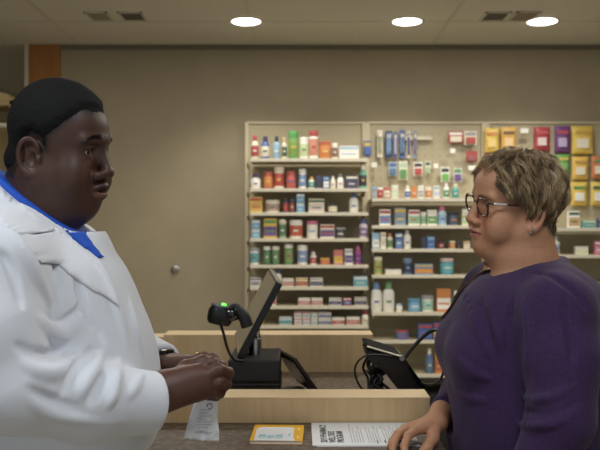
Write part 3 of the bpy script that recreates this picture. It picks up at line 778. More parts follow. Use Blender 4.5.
shelf_row(RROWS, 1, L, [
 ('bottle', 551.6, 561.4, 236, (WHT, GRY, LBL, RED), 'white bottle with pale blue label'),
 ('box', 576, 588.6, 246.5, (WHT, (210, 210, 150), CRM), 'low pale yellow carton'),
 ('box', 594.8, 604, 241, (PNK, (220, 120, 150), WHT), 'pink carton')])
shelf_row(RROWS, 3, L, [('box', 596, 606, 300, ((60, 130, 150), TEA, CRM), 'teal carton at the frame edge')])

# ------------------------------------------------------------------ goods hanging on hooks
def hook_at(x, z, par_loc, bm, L=.05):
    tube(bm, [Vector((x, YP - .001, z)) - par_loc, Vector((x, YP - L, z - .002)) - par_loc, Vector((x, YP - L - .008, z + .008)) - par_loc], .0018, 6, 0)
def hang(kind, x0, x1, y0, y1, cols, label, group):
    Y = YP - .045; x = ((x0 + x1) / 2 - 300) / FPX * Y; w = (x1 - x0) / FPX * Y - .003
    zt = CAMZ - (y0 - 225) / FPX * Y; zb = CAMZ - (y1 - 225) / FPX * Y; h = zt - zb
    c = [cmat(q) for q in cols]
    name, cat = {'bag': ('snack_bag', 'snack bag'), 'card': ('blister_card', 'hanging pack'), 'brush': ('toothbrush_pack', 'toothbrush pack'), 'hook': ('display_hook', 'hook')}[kind]
    t = thing(name, (x, Y, zb), label, cat, group)
    if kind == 'bag':
        nx, nz = 10, 14; bm = bmesh.new(); random.seed(int(x0 * 7 + y0))
        ph = [random.uniform(0, 6) for _ in range(4)]
        def th(u, v): return .016 * (max(0, 1 - (2 * u - 1) ** 2) ** .6) * (max(0, 1 - (2 * v - 1) ** 4)) * (1 + .25 * math.sin(u * 7 + ph[0]) * math.sin(v * 9 + ph[1]))
        G = {}
        for s in (-1, 1):
            for i in range(nx + 1):
                for j in range(nz + 1):
                    u, v = i / nx, j / nz
                    G[s, i, j] = bm.verts.new(((u - .5) * w * (1 - .05 * math.sin(v * math.pi)), s * (th(u, v) + .0006), v * h))
            for i in range(nx):
                for j in range(nz):
                    q = (G[s, i, j], G[s, i + 1, j], G[s, i + 1, j + 1], G[s, i, j + 1]); bm.faces.new(q if s < 0 else q[::-1])
        for i in range(nx):
            for j in (0, nz): bm.faces.new((G[-1, i, j], G[1, i, j], G[1, i + 1, j], G[-1, i + 1, j]))
        for j in range(nz):
            for i in (0, nx): bm.faces.new((G[-1, i, j], G[-1, i, j + 1], G[1, i, j + 1], G[1, i, j]))
        bmesh.ops.recalc_face_normals(bm, faces=bm.faces)
        b = obj('pouch', bm, c[0], t, smooth=True)
        obj('label', B(-w * .28, w * .24, -.0205, -.010, h * .22, h * .55, .001), c[1], t)
        obj('brand_band', B(-w * .34, w * .34, -.0185, -.010, h * .70, h * .82, .001), c[2], t)
    elif kind == 'card':
        obj('card', B(-w / 2, w / 2, 0, .0012, 0, h), c[0], t)
        obj('blister', B(-w * .38, w * .38, -.014, 0, h * .08, h * .55, .004), c[1], t)
        obj('header', B(-w * .42, w * .42, -.0006, 0, h * .66, h * .9), c[2], t)
    elif kind == 'brush':
        obj('card', B(-w / 2, w / 2, 0, .0012, 0, h), c[0], t)
        obj('blister', B(-w * .35, w * .35, -.010, 0, h * .12, h * .92, .003), c[1], t)
        for q in ((-.18, .18) if w > .035 else (0,)):
            b = obj('toothbrush', T([(q * w, -.012, h * .16), (q * w, -.013, h * .5), (q * w, -.012, h * .85)], .0028, 8, 3), c[2], t, smooth=True)
            obj('bristles', B(q * w - .004, q * w + .004, -.020, -.012, h * .74, h * .86), cmat(WHT), b)
    bm = bmesh.new(); hook_at(x, zt - .004, Vector((x, Y, zb)), bm)
    obj('peg_hook', bm, M_silver, t)
    if kind == 'hook':
        obj('price_tag', B(-w / 2, w / 2, -.022, -.021, h - .03, h + .002), cmat(WHT), t)
G2 = 'packs hanging on the middle pegboard'
hang('card', 363.4, 371.6, 141, 156, (BLU, BLU, YEL), 'blue and yellow card hanging between the left and middle bays', G2)
hang('brush', 377, 382.6, 130, 157, (CRM, (200, 180, 150), GRN), 'cream toothbrush pack with green foot, leftmost on the middle pegboard', G2)
hang('brush', 385, 392.2, 131, 158, (NAV, (60, 110, 180), LBL), 'wide navy toothbrush pack second from left on the middle pegboard', G2)
hang('brush', 392.8, 397.6, 132, 158, ((70, 80, 140), (110, 110, 170), WHT), 'slim violet toothbrush pack between the two wide blue packs', G2)
hang('brush', 399, 405.2, 130, 158, ((50, 90, 170), NAV, LBL), 'wide bright blue toothbrush pack on the middle pegboard', G2)
hang('brush', 406.6, 410.6, 131, 158, (CRM, (70, 80, 150), NAV), 'slim blue toothbrush pack with pale top on the middle pegboard', G2)
hang('brush', 413, 417, 131, 158, ((90, 150, 190), (170, 90, 120), BLU), 'slim blue and pink toothbrush pack, rightmost of the toothbrushes', G2)
hang('card', 448, 463.6, 131, 143, (RED, CRM, WHT), 'red card with white blister at the top right of the middle pegboard', G2)
hang('card', 464.2, 477, 131, 145, (CRM, RED, GRY), 'white card with red blister beside the red card', G2)
hang('card', 466, 477.6, 151, 162, ((170, 50, 44), (150, 60, 60), RED), 'small red pack below the white and red cards', G2)
hang('card', 388.4, 397.2, 162, 176, ((150, 180, 200), (60, 100, 150), BLU), 'blue round blister pack in the lower row of the middle pegboard', G2)
hang('card', 398.6, 407.6, 161, 180, (CRM, GRN, (170, 200, 160)), 'cream and green pack in the lower row of the middle pegboard', G2)
hang('card', 413.4, 422.8, 162, 176, (WHT, RED, DRK), 'white, red and black pack in the lower row of the middle pegboard', G2)
hang('card', 425, 430.8, 161, 174, (CRM, (150, 190, 130), DGN), 'small pale green pack beside the red and black pack', G2)
hang('card', 440.6, 449.8, 167, 182, (WHT, (90, 180, 60), DRK), 'white, green and black pack on the middle pegboard', G2)
hang('card', 453.4, 462.2, 168, 182, ((190, 200, 200), PUR, GRN), 'purple and green pack on the middle pegboard', G2)
G3 = 'empty hooks on the middle pegboard'
hang('hook', 371, 377, 163, 170, (WHT,) * 3, 'empty hook with white tag, leftmost in the lower pegboard row', G3)
hang('hook', 433, 438, 164, 171, (WHT,) * 3, 'empty hook with white tag left of the green and black pack', G3)
hang('hook', 449.4, 455, 149, 155, (WHT,) * 3, 'empty hook with white tag below the red and white cards', G3)
hang('hook', 467.6, 475, 166, 174, (WHT,) * 3, 'empty hook with white tag below the small red pack', G3)
t = thing('label_rail', (.80, YP, CAMZ + 86.5 / FPX * 5.73), 'long white label rail between the toothbrushes and the red card', 'label rail')
obj('rail', B(-.105, .105, -.035, -.001, -.012, .012, .002), M_strip, t)
bm = bmesh.new()
for k in range(7): tube(bm, [(-.09 + k * .03, -.034, .004), (-.09 + k * .03, -.09, .002), (-.09 + k * .03, -.095, .012)], .0015, 6, 0)
obj('prongs', bm, M_silver, t)
G4 = 'bags hanging on the right pegboard'
hang('bag', 484, 499.4, 128, 153, (YEL, (240, 200, 90), ORG), 'plain yellow bag, leftmost on the right pegboard', G4)
hang('bag', 500.4, 517, 127, 152, ((222, 160, 40), (236, 190, 120), BRN), 'orange yellow bag second from left on the right pegboard', G4)
hang('bag', 483.4, 492.4, 154, 168, ((120, 34, 36), (150, 50, 50), RED), 'dark red bag under the leftmost yellow bag', G4)
hang('hook', 519.4, 528, 129, 145, (WHT,) * 3, 'empty hook with white tag between orange and red bags', G4)
hang('bag', 533.4, 550.2, 127, 151, ((176, 26, 36), (214, 190, 190), (200, 60, 60)), 'red bag with white label on the right pegboard', G4)
hang('bag', 554, 570.4, 126, 153, ((92, 30, 110), (170, 150, 200), (190, 40, 60)), 'purple and red bag right of the red bag', G4)
hang('bag', 571, 594, 126, 154.4, (YEL, CRM, (200, 150, 30)), 'largest yellow bag, top row of the right pegboard', G4)
hang('bag', 556, 570, 154.4, 174, ((80, 160, 50), (110, 180, 80), YEL), 'green bag under the purple bag', G4)
hang('bag', 571.4, 589, 156.6, 180, ((232, 176, 40), CRM, (190, 140, 40)), 'yellow bag with cream label, middle row of the right pegboard', G4)
hang('bag', 591, 606, 156, 179, ((210, 100, 40), CRM, GRN), 'orange bag with cream label in the middle row at the frame edge', G4)
hang('bag', 570.4, 588, 182, 206, (YEL, WHT, GRN), 'yellow bag with green corner in the bottom row', G4)
hang('bag', 590, 606, 182, 206, ((224, 186, 50), WHT, DGN), 'yellow bag in the bottom row at the frame edge', G4)
#PEOPLE#

# ================================================================== PEOPLE
def stack(F, zs, fx, bx, ry, cy, k=.03, pw=2.4, op='add'):
    """torso-like solid: front x, back x and half width interpolated over z"""
    o = np.argsort(zs); zs, fx, bx, ry = [np.array(v, float)[o] for v in (zs, fx, bx, ry)]
    z = F.z.astype(float)
    def cur(v):    # smooth interpolation: linear then box blur
        zz = np.arange(zs[0] - .1, zs[-1] + .1, .004); w = np.interp(zz, zs, v); kk = np.ones(15) / 15
        return np.interp(z, zz, np.convolve(np.pad(w, 7, 'edge'), kk, 'valid'))
    f, b, r = cur(fx), cur(bx), cur(ry); cx = (f + b) / 2; hx = np.abs(f - b) / 2
    X = np.abs(F.x[:, None, None] - cx[None, None, :]) / hx[None, None, :]; Y = np.abs(F.y[None, :, None] - cy) / r[None, None, :]
    d = ((X ** pw + Y ** pw) ** (1 / pw) - 1) * np.minimum(hx, r)[None, None, :]
    dz = np.maximum(zs[0] - z, z - zs[-1])[None, None, :]
    h = np.maximum(.03 - np.abs(d - dz), 0) / .03
    d = np.maximum(d, dz) + h * h * .03 * .25
    F.put(tuple(slice(None) for _ in range(3)), d.astype(np.float32), k, op)
def hit(F, px, py, y0=1.0, y1=2.3):
    for Y in np.arange(y0, y1, .003):
        p = at(px, py, Y); i = np.searchsorted(F.x, p.x); j = np.searchsorted(F.y, p.y); k = np.searchsorted(F.z, p.z)
        if 0 < i < len(F.x) and 0 < j < len(F.y) and 0 < k < len(F.z) and F.F[i, j, k] < 0: return np.array(p)
    return None
def fold(F, pts, r=.010, k=.016, op='add', deep=.002):
    r *= .78; k *= .62
    H = [hit(F, *p) for p in pts]; H = [h + np.array([0, (r * .5 if op == 'add' else -r * .45), 0]) for h in H if h is not None]
    n = len(H)
    if n < 2: return
    cm = catmull(H, 4)
    for i in range(len(cm) - 1):
        t0 = math.sin(math.pi * (i / (len(cm) - 1)) ** .8) ; t1 = math.sin(math.pi * ((i + 1) / (len(cm) - 1)) ** .8)
        F.cap(cm[i] + Vector((0, (1 - t0) * r * (.5 if op == 'add' else -.4), 0)), cm[i + 1] + Vector((0, (1 - t1) * r * (.5 if op == 'add' else -.4), 0)), r * (.3 + .7 * t0), r * (.3 + .7 * t1), k, op)

def head(F, p):
    g = p.get; S_ = np.array([g('sx', 1), g('sy', 1), g('sz', 1)])
    def E(c, r, k=.012, op='add', rot=None): F.ell(np.array(c) * S_, np.array(r) * S_, k, op, rot)
    def C(a, b, ra, rb_=None, k=.008, op='add'): F.cap(np.array(a) * S_, np.array(b) * S_, ra, rb_, k, op)
    fat, nw, lip = g('fat', 0), g('nose', 1), g('lip', 1)
    E((-.006, 0, .038), (.094, .076, .082), .02)
    E((.028, 0, g('fz', .040)), (.066, .062, g('fr', .058)), .03)
    E((.034, 0, -.028), (.055, .061 + fat * .5, .074), .03)
    for s in (-1, 1):
        C((-.004, s * (.054 + fat * .6), -.052), (.060 + g('chinx', 0), s * .026, -.094 + g('chinz', 0)), .022 + fat, .018, .025)
        E((.056, s * .042, -.034), (.030 , .026 + fat * .4, .030), .02)
        C((.0885, s * .010, g('browz', .019)), (.079, s * .044, g('browz', .019) + g('browo', 0)), g('brow', .009), .007, .014)
        E((.060, s * .050, -.058), (.028, .018 + fat, .030), .022)
    E((.077 + g('chinx', 0), 0, -.100 + g('chinz', 0)), (.019, .024, .017), .016)
    E((.074, 0, -.068), (.026, .033, .026), .018)
    if fat > .004:
        E((.012, 0, -.088), (.050, .052, .026), .03)
    # eye sockets and lids
    for s in (-1, 1):
        E((.096, s * .033, .002), (.0135, .018, .012), .014, 'sub')
        F.ell(np.array((.0735, s * .032, -.001)) * S_, (.0140, .0165, .0142), .004)
        C((.0835, s * .020, -.0125), (.080, s * .044, -.013), .004, .003, .006)         # lower lid bag
        C((.0868, s * .022, .0085), (.0805, s * .045, .0075), .0035, .003, .004)       # upper lid fold
    for s in (-1, 1):
        F.ell(np.array((.0735, s * .0322, -.001)) * S_ + np.array((.0186, 0, .0004)), (.0125, .0150, g('slit', .0050)), .0015, 'sub')
    # nose
    nl = g('nosel', 0)
    C((.0885, 0, .010), (.106 + nl, 0, -.032), .0085, .0085 * (.6 + .4 * nw), .008)
    E((.108 + nl, 0, -.037), (.0125, .0125 * nw, .011), .006)
    for s in (-1, 1):
        E((.0985, s * .0145 * nw, -.042), (.0125, .0078 * nw, .0088), .006)
    C((.100, 0, -.046), (.106 + nl, 0, -.047), .005, .005, .005)
    for s in (-1, 1): C((.104, s * .0065 * nw, -.0535), (.101, s * .0085 * nw, -.046), .0036 * nw ** .5, .002, .002, 'sub')
    # mouth
    ul = [(.0895, .026, -.0695), (.0985, .013, -.0640), (.1025, .004, -.0625), (.1018, 0, -.0635)]
    for s in (-1, 1):
        for a, b, ra, rb_ in ((0, 1, .0028, .0052), (1, 2, .0052, .0062), (2, 3, .0062, .0058)):
            C((ul[a][0], s * ul[a][1], ul[a][2]), (ul[b][0], s * ul[b][1], ul[b][2]), ra * lip, rb_ * lip, .004)
        C((.0890, s * .024, -.0710), (.0975, s * .010, -.0765), .0025 * lip, .0062 * lip, .004)
        C((.0975, s * .010, -.0765), (.0995, 0, -.0770), .0062 * lip, .0066 * lip, .004)
    op_ = g('open', .0012)
    E((.1045, 0, -.0702), (.012, .019, op_ + .0008), .0015, 'sub')
    for s in (-1, 1): C((.099, s * .016, -.0702), (.0925, s * .0265, -.0705), .0013, .0010, .002, 'sub')
    # ears
    for s in (-1, 1):
        ec = np.array([-.008, s * (.0755), -.016]) * S_; es = g('ear', 1.0)
        R0 = rz(0) @ ry(-rad(12))
        def ep(u, v, w): return ec + ry(-rad(10)) @ np.array([u * es, 0, v * es]) + np.array([0, s * w * es, 0])
        a = [rad(x) for x in np.linspace(20, 278, 20)]
        P_ = [ep(.0165 * math.cos(q), .030 * math.sin(q), .004 + .013 * (1 - math.cos(q)) / 2) for q in a]
        F.ell(ep(-.001, -.002, .004), (.0155 * es, .0055, .027 * es), .004)
        F.ell(ep(.006, 0, -.002), (.012 * es, .008, .022 * es), .006)
        for i in range(len(P_) - 1): F.cap(P_[i], P_[i + 1], .0038 + .0014 * sstep(13, 18, i), .0038 + .0014 * sstep(13, 18, i), .0035)
        F.ell(ep(.004, -.027, .004), (.0075 * es, .0045, .008 * es), .004)
        F.ell(ep(.003, -.004, .011), (.0075 * es, .0085, .012 * es), .003, 'sub')
        F.cap(ep(-.0065, .014, .0085), ep(-.0085, -.012, .009), .0024, .0024, .003)
        F.ell(ep(.0135, -.006, .006), (.004, .004, .006), .003)

def eyes(t, R, org, p, iris, gaze=(1, 0, 0)):
    S_ = np.array([p.get('sx', 1), p.get('sy', 1), p.get('sz', 1)])
    for s in (-1, 1):
        bm = bmesh.new(); bmesh.ops.create_uvsphere(bm, u_segments=40, v_segments=28, radius=.0117)
        V = np.array([v.co[:] for v in bm.verts]); Fc = [[v.index for v in f.verts] for f in bm.faces]
        me = bpy.data.meshes.new('eye'); me.from_pydata(V.tolist(), [], Fc); bm.free()
        gz = R @ (np.array(gaze) / np.linalg.norm(gaze)); dt = (V @ gz) / .0117
        col = np.tile(np.array(lin((205, 196, 186))), (len(V), 1)); col[dt > .90] = lin(iris); col[dt > .978] = (.004, .004, .004)
        a = me.color_attributes.new('Col', 'FLOAT_COLOR', 'POINT'); a.data.foreach_set('color', np.concatenate([col, np.ones((len(col), 1))], 1).astype(np.float32).ravel())
        me.materials.append(M_eye); me.shade_smooth()
        o = bpy.data.objects.new('eye', me); COL.objects.link(o); o.parent = t
        o.location = Vector(R @ (np.array([.0738, s * .0322, -.001]) * S_) + org) - t.location

def strands(name, t, paths, r, m, cols, n=3):
    """thin tapering tubes along many paths; paths (N, L, 3) world, cols (N, 3)"""
    P = np.asarray(paths, np.float32); N, L, _ = P.shape
    d = np.gradient(P, axis=1); d /= np.linalg.norm(d, axis=2, keepdims=True) + 1e-9
    up = np.array([.3, .9, .31], np.float32); a = np.cross(d, up); a /= np.linalg.norm(a, axis=2, keepdims=True) + 1e-9; b = np.cross(d, a)
    rr = np.asarray(r)[:, None] * (1 - .75 * np.linspace(0, 1, L) ** 2)[None]
    V = np.stack([P + (a * math.cos(2 * math.pi * j / n) + b * math.sin(2 * math.pi * j / n)) * rr[..., None] for j in range(n)], 2)   # N L n 3
    idx = np.arange(N * L * n).reshape(N, L, n)
    Q = np.concatenate([np.stack([idx[:, :-1, j], idx[:, :-1, (j + 1) % n], idx[:, 1:, (j + 1) % n], idx[:, 1:, j]], -1).reshape(-1, 4) for j in range(n)])
    col = np.repeat(np.asarray(cols, np.float32), L * n, axis=0)
    return np_obj(name, V.reshape(-1, 3), Q, m, t, col)

def bvh_of(V, Q):
    return BVHTree.FromPolygons([tuple(v) for v in V.tolist()], [tuple(q) for q in Q.tolist()])
def brows(t, R, org, p, bvh, col, z0, z1, thick, n=70, r=.00055, peak=.3):
    S_ = np.array([p.get('sx', 1), p.get('sy', 1), p.get('sz', 1)]); rs = np.random.RandomState(4)
    for s in (-1, 1):
        paths = []
        for i in range(n):
            u = rs.rand(); y = .013 + .036 * u; z = z0 + (z1 - z0) * u + .004 * math.sin(u * math.pi) * peak + rs.uniform(-1, 1) * thick * (1 - .6 * u)
            q = []
            for k in range(4):
                yy = y + k * .0022; zz = z + k * .0009 * (1 - 2.2 * u)
                o = R @ (np.array([.2, s * yy, zz]) * S_) + org; h = bvh.ray_cast(Vector(o), Vector(R @ np.array([-1., 0, 0])))
                if h[0] is None: q = None; break
                q.append(np.array(h[0] + h[1] * (.0004 + .0003 * k)))
            if q: paths.append(q)
        if paths: strands('eyebrow', t, paths, np.full(len(paths), r), M_hairmat, np.tile(np.array(lin(col)), (len(paths), 1)))

M_skin_d = attr_mat('dark brown skin', .46, .45, bump=.12, bscale=900, sss=.05)
M_skin_l = attr_mat('light freckled skin', .50, .4, bump=.15, bscale=900, sss=.10)
M_eye = attr_mat('eyeball', .12, .6, coat=.5)
M_hairmat = attr_mat('hair fibre', .42, .5)
M_coat = mat('white cotton coat', (226, 228, 234), .8, bump=.25, bscale=60, sheen=.1)
M_blue = mat('blue shirt cotton', (26, 84, 190), .75, bump=.2, bscale=300)
M_purple = vary(mat('purple heather knit', (60, 34, 80), .9, bump=.5, bscale=420, sheen=.08), (47, 27, 64), 220, 3)
M_trous = mat('charcoal trousers', (42, 43, 48), .85, bump=.2, bscale=300)
M_jean = mat('dark denim', (34, 40, 56), .85, bump=.3, bscale=400)
M_shoe = mat('black leather shoe', (22, 20, 20), .4)
def skincol(P, R, org, p, base, lipc, cheek, freck=0):
    S_ = np.array([p.get('sx', 1), p.get('sy', 1), p.get('sz', 1)])
    L = ((P - org) @ R) / S_
    base = np.array(base) / 255.; c = np.tile(base, (len(P), 1))
    ck = np.exp(-(((L[:, 0] - .085) / .03) ** 2 + ((np.abs(L[:, 1]) - .04) / .022) ** 2 + ((L[:, 2] + .035) / .02) ** 2))
    ck += .8 * np.exp(-(((L[:, 0] - .118) / .015) ** 2 + (L[:, 1] / .015) ** 2 + ((L[:, 2] + .038) / .014) ** 2))
    ck += .5 * np.exp(-(((L[:, 0] + .01) / .03) ** 2 + ((np.abs(L[:, 1]) - .09) / .012) ** 2 + ((L[:, 2] + .016) / .04) ** 2))
    c += np.clip(ck, 0, 1)[:, None] * (np.array(cheek) / 255. - base) * .75
    zc = -.0698 + .0015 * np.cos(np.clip(np.abs(L[:, 1]) / .026, 0, 1) * 3.1); up = L[:, 2] > zc
    hgt = np.where(up, .0088, .0125) * p.get('lip', 1) * np.sqrt(np.clip(1 - (L[:, 1] / .0275) ** 2, 0, 1)) + 1e-5
    ml = sstep(1.05, .8, np.abs(L[:, 2] - zc) / hgt) * (L[:, 0] > .083) * (np.abs(L[:, 1]) < .0275)
    lp = np.where(up[:, None], np.array(lipc[0]) / 255., np.array(lipc[1]) / 255.)
    c = c * (1 - ml[:, None]) + lp * ml[:, None]
    if freck:
        n = wob(P.astype(np.float32), 420, 3) + wob(P.astype(np.float32), 900, 5)
        c -= sstep(.5, 1.3, n)[:, None] * np.array([.06, .075, .07]) * freck
        n = wob(P.astype(np.float32), 120, 8); c += n[:, None] * np.array([.02, .004, .0]) * freck
    c = np.clip(c, 0, 1)
    return np.where(c <= .04045, c / 12.92, ((c + .055) / 1.055) ** 2.4)

def finger(F, pts, r0, r1, k=.004):
    n = len(pts); F.chain([np.array(q, float) for q in pts], [r0 + (r1 - r0) * i / (n - 1) for i in range(n)], k)

# ------------------------------------------------------------------ THE MAN
MAN = Vector((-.50, 1.5, 0))
tm = thing('person', MAN, 'man with short black hair in a white coat over a blue shirt holding a bag', 'person')
pm = dict(sx=.885, sy=.96, sz=.98, fat=.007, chinx=-.014, chinz=.017, fz=.028, fr=.056, nose=1.38, lip=1.22, brow=.0095, open=.0030, nosel=.002, ear=1.02, slit=.0052)
Rm_ = rz(rad(-14)) @ ry(rad(7)) @ rx(rad(6)); Om = np.array([-.433, 1.5, 1.640])
F = Field(axis(-.72, -.08, [(-.58, -.315), (-.285, -.095)], .002, .012), axis(1.15, 1.86, [(1.375, 1.625)], .002, .012), axis(.02, 1.79, [(1.15, 1.29), (1.48, 1.79)], .002, .014))
F.frame(Rm_, Om); head(F, pm)
F.cap((-.016, 0, -.040), (-.020, 0, -.085), .062, .062, .03)
F.ell((-.064, 0, -.028), (.024, .045, .022), .02)                      # roll at the nape
F.ell((-.060, 0, -.064), (.026, .050, .020), .015)
F.frame()
F.cap((-.455, 1.5, 1.56), (-.505, 1.5, 1.44), .066, .080, .03)
F.ell((-.418, 1.5, 1.535), (.050, .055, .033), .03)                      # under-chin
stack(F, [.80, .95, 1.1, 1.25, 1.38, 1.46], [-.43, -.43, -.38, -.33, -.36, -.40], [-.66, -.68, -.66, -.66, -.65, -.60], [.18, .2, .2, .19, .17, .12], 1.5)
for s in (-1, 1):
    F.cap((-.505, 1.5 + s * .09, .86), (-.50, 1.5 + s * .12, .48), .09, .062, .03); F.cap((-.50, 1.5 + s * .12, .48), (-.51, 1.5 + s * .13, .09), .062, .042, .02)
    F.cap((-.51, 1.5 + s * .13, .07), (-.38, 1.5 + s * .14, .05), .035, .028, .02)
    F.cap((-.49, 1.5 + s * .13, 1.44), (-.478, 1.5 + s * .225, 1.43), .06, .055, .03)
F.cap((-.475, 1.275, 1.43), (-.43, 1.245, 1.26), .048, .042, .02); F.cap((-.43, 1.245, 1.26), (-.245, 1.385, 1.21), .042, .029, .015)
F.cap((-.475, 1.725, 1.43), (-.415, 1.765, 1.26), .048, .042, .02); F.cap((-.415, 1.765, 1.26), (-.262, 1.615, 1.232), .040, .027, .015)
# near (right) hand: a fist round the neck of the bag, back of the hand to the camera
def q(px, py, Y): return at(px, py, Y)
W1 = q(163, 391, 1.395)
F.cap((-.25, 1.38, 1.213), W1, .029, .027, .012)
mc = [q(199, 371, 1.412), q(206, 376, 1.402), q(207, 386, 1.402), q(203, 393, 1.410)]
for i, m_ in enumerate(mc):
    F.cap(W1 + Vector((0, .008 - .004 * i, .012 - .009 * i)), m_, .0215 - .001 * i, [.0135, .0135, .013, .012][i], .016)
F.ell(q(188, 383, 1.418), (.030, .018, .024), .015)
fs = [[mc[0], q(212, 363, 1.412), q(221, 366, 1.432), q(218, 374, 1.452), q(210, 378, 1.456)],
      [mc[1], q(219, 370, 1.404), q(228, 373, 1.424), q(224, 381, 1.446), q(214, 384, 1.452)],
      [mc[2], q(219, 382, 1.404), q(226, 384, 1.424), q(221, 390, 1.446), q(212, 391, 1.452)],
      [mc[3], q(214, 391, 1.408), q(220, 393, 1.424), q(216, 396, 1.442), q(208, 396, 1.446)]]
for i, f_ in enumerate(fs): finger(F, f_, [.0112, .0115, .0108, .0098][i], [.0088, .009, .0086, .0078][i], .0035)
finger(F, [W1 + Vector((.012, .012, .012)), q(186, 368, 1.438), q(203, 362, 1.455), q(216, 364, 1.466), q(224, 370, 1.468)], .015, .0090, .008)
# far (left) hand above and behind it
W2 = q(167, 367, 1.575)
F.cap((-.262, 1.615, 1.232), W2, .026, .025, .01)
mc2 = [q(190, 362, 1.500), q(192, 361, 1.520), q(192, 361, 1.542), q(190, 363, 1.560)]
for i, m_ in enumerate(mc2): F.cap(W2 + Vector((0, -.014 + .009 * i, 0)), m_, .019, .012, .014)
fs2 = [[mc2[0], q(203, 357, 1.492), q(212, 358, 1.486), q(216, 366, 1.484)], [mc2[1], q(204, 357, 1.508), q(214, 359, 1.500), q(218, 368, 1.496)],
       [mc2[2], q(204, 358, 1.528), q(214, 360, 1.518), q(217, 368, 1.512)], [mc2[3], q(200, 360, 1.548), q(209, 363, 1.538), q(211, 370, 1.530)]]
for i, f_ in enumerate(fs2): finger(F, f_, .0102, .0082, .0035)
finger(F, [W2 + Vector((.012, -.016, 0)), q(186, 368, 1.512), q(202, 368, 1.488), q(212, 371, 1.480)], .014, .009, .006)
V, Q = F.mesh(); del F
bm_man = bvh_of(V, Q)
mcol = skincol(V, Rm_, Om, pm, (76, 50, 40), ((56, 36, 32), (112, 72, 66)), (84, 54, 42))
HP = [(.120, .062), (.092, .064), (.074, .069), (.068, .058), (.050, .044), (.036, .030), (.024, .022), (.019, -.006), (.009, -.008), (.004, .016), (-.012, .022), (-.028, .012), (-.036, -.030), (-.046, -.060), (-.16, -.058), (-.16, .2), (.12, .2)]
L_ = (((V - Om) @ Rm_) / np.array([.885, .96, .98])).astype(np.float32)
hm = sstep(.006, -.006, poly_sd(L_[:, [0, 2]], HP) + .0015 * wob(L_, 700, 2))[:, None] * (V[:, 2:3] > 1.5) * (np.abs(L_[:, 1:2]) < .0835)
hd = (V[:, 2:3] < 1.32); mcol = np.where(hd, mcol * np.array([1.35, 1.22, 1.12]), mcol)
mcol = mcol * (1 - .85 * hm) + np.array(lin((22, 20, 19))) * .85 * hm
np_obj('body', V, Q, M_skin_d, tm, mcol)
eyes(tm, Rm_, Om, pm, (40, 24, 16), (1, -.22, -.02))
brows(tm, Rm_, Om, pm, bm_man, (14, 12, 11), .0265, .0200, .0034, 220, .0007, .9)
# cropped hair
F = Field(np.arange(-.60, -.32, .0022), np.arange(1.38, 1.62, .0022), np.arange(1.52, 1.79, .0022)); F.frame(Rm_, Om)
S_ = np.array([.885, .96, .98])
F.ell(np.array((-.006, 0, .038)) * S_, np.array((.094, .076, .082)) * S_, .02); F.ell(np.array((.028, 0, .028)) * S_, np.array((.066, .062, .056)) * S_, .03)
F.ell(np.array((.034, 0, -.028)) * S_, np.array((.055, .0645, .074)) * S_, .03); F.cap((-.016, 0, -.040), (-.020, 0, -.085), .062, .062, .03)
F.ell((-.064, 0, -.028), (.024, .045, .022), .02); F.ell((-.060, 0, -.064), (.026, .050, .020), .015)
X, Y, Z = np.meshgrid(F.x, F.y, F.z, indexing='ij'); P = ((np.stack([X, Y, Z], -1) - Om).astype(np.float32) @ Rm_.astype(np.float32)) / S_.astype(np.float32)
poly = HP
m_ = sstep(.002, -.024, poly_sd(P[..., [0, 2]], poly) + .002 * wob(P, 500, 2))
nz = wob(P, 700, 1) * .5 + wob(P, 1500, 4) * .5
F.F = F.F + .0015 - m_ * .0080 - .0010 * nz * (m_ > .02) + .05 * sstep(.001, .014, poly_sd(P[..., [0, 2]], poly))
V, Q = F.mesh(1); del X, Y, Z, P, F
np_obj('hair', V, Q, mat('short black hair', (12, 11, 11), .8, bump=1.0, bscale=420, spec=.3), tm)
# shirt
nslope = .77
def clip_up(F, X0, Z0, slope, cx, cy, rr):
    """cut away what lies above the tilted neckline plane, round the neck only"""
    X, Y, Z = np.meshgrid(F.x, F.y, F.z, indexing='ij')
    d = (Z - (Z0 - slope * (X - X0))) / math.sqrt(1 + slope * slope)
    d = d - 2.2 * np.maximum(0, np.sqrt((X - cx) ** 2 + (Y - cy) ** 2) - rr); h = np.maximum(.007 - np.abs(F.F - d), 0) / .007
    F.F = (np.maximum(F.F, d) + h * h * .007 * .25).astype(np.float32)
F = Field(np.arange(-.70, -.33, .004), np.arange(1.34, 1.66, .004), np.arange(1.2, 1.66, .004))
F.cap((-.458, 1.5, 1.64), (-.492, 1.5, 1.40), .079, .092, .02); F.ell((-.43, 1.5, 1.46), (.075, .07, .06), .02)
stack(F, [1.24, 1.36, 1.46], [-.33, -.36, -.41], [-.66, -.64, -.58], [.13, .13, .1], 1.5)
clip_up(F, -.54, 1.600, nslope, -.48, 1.5, 1)
V, Q = F.mesh(); del F
np_obj('shirt', V, Q, M_blue, tm)
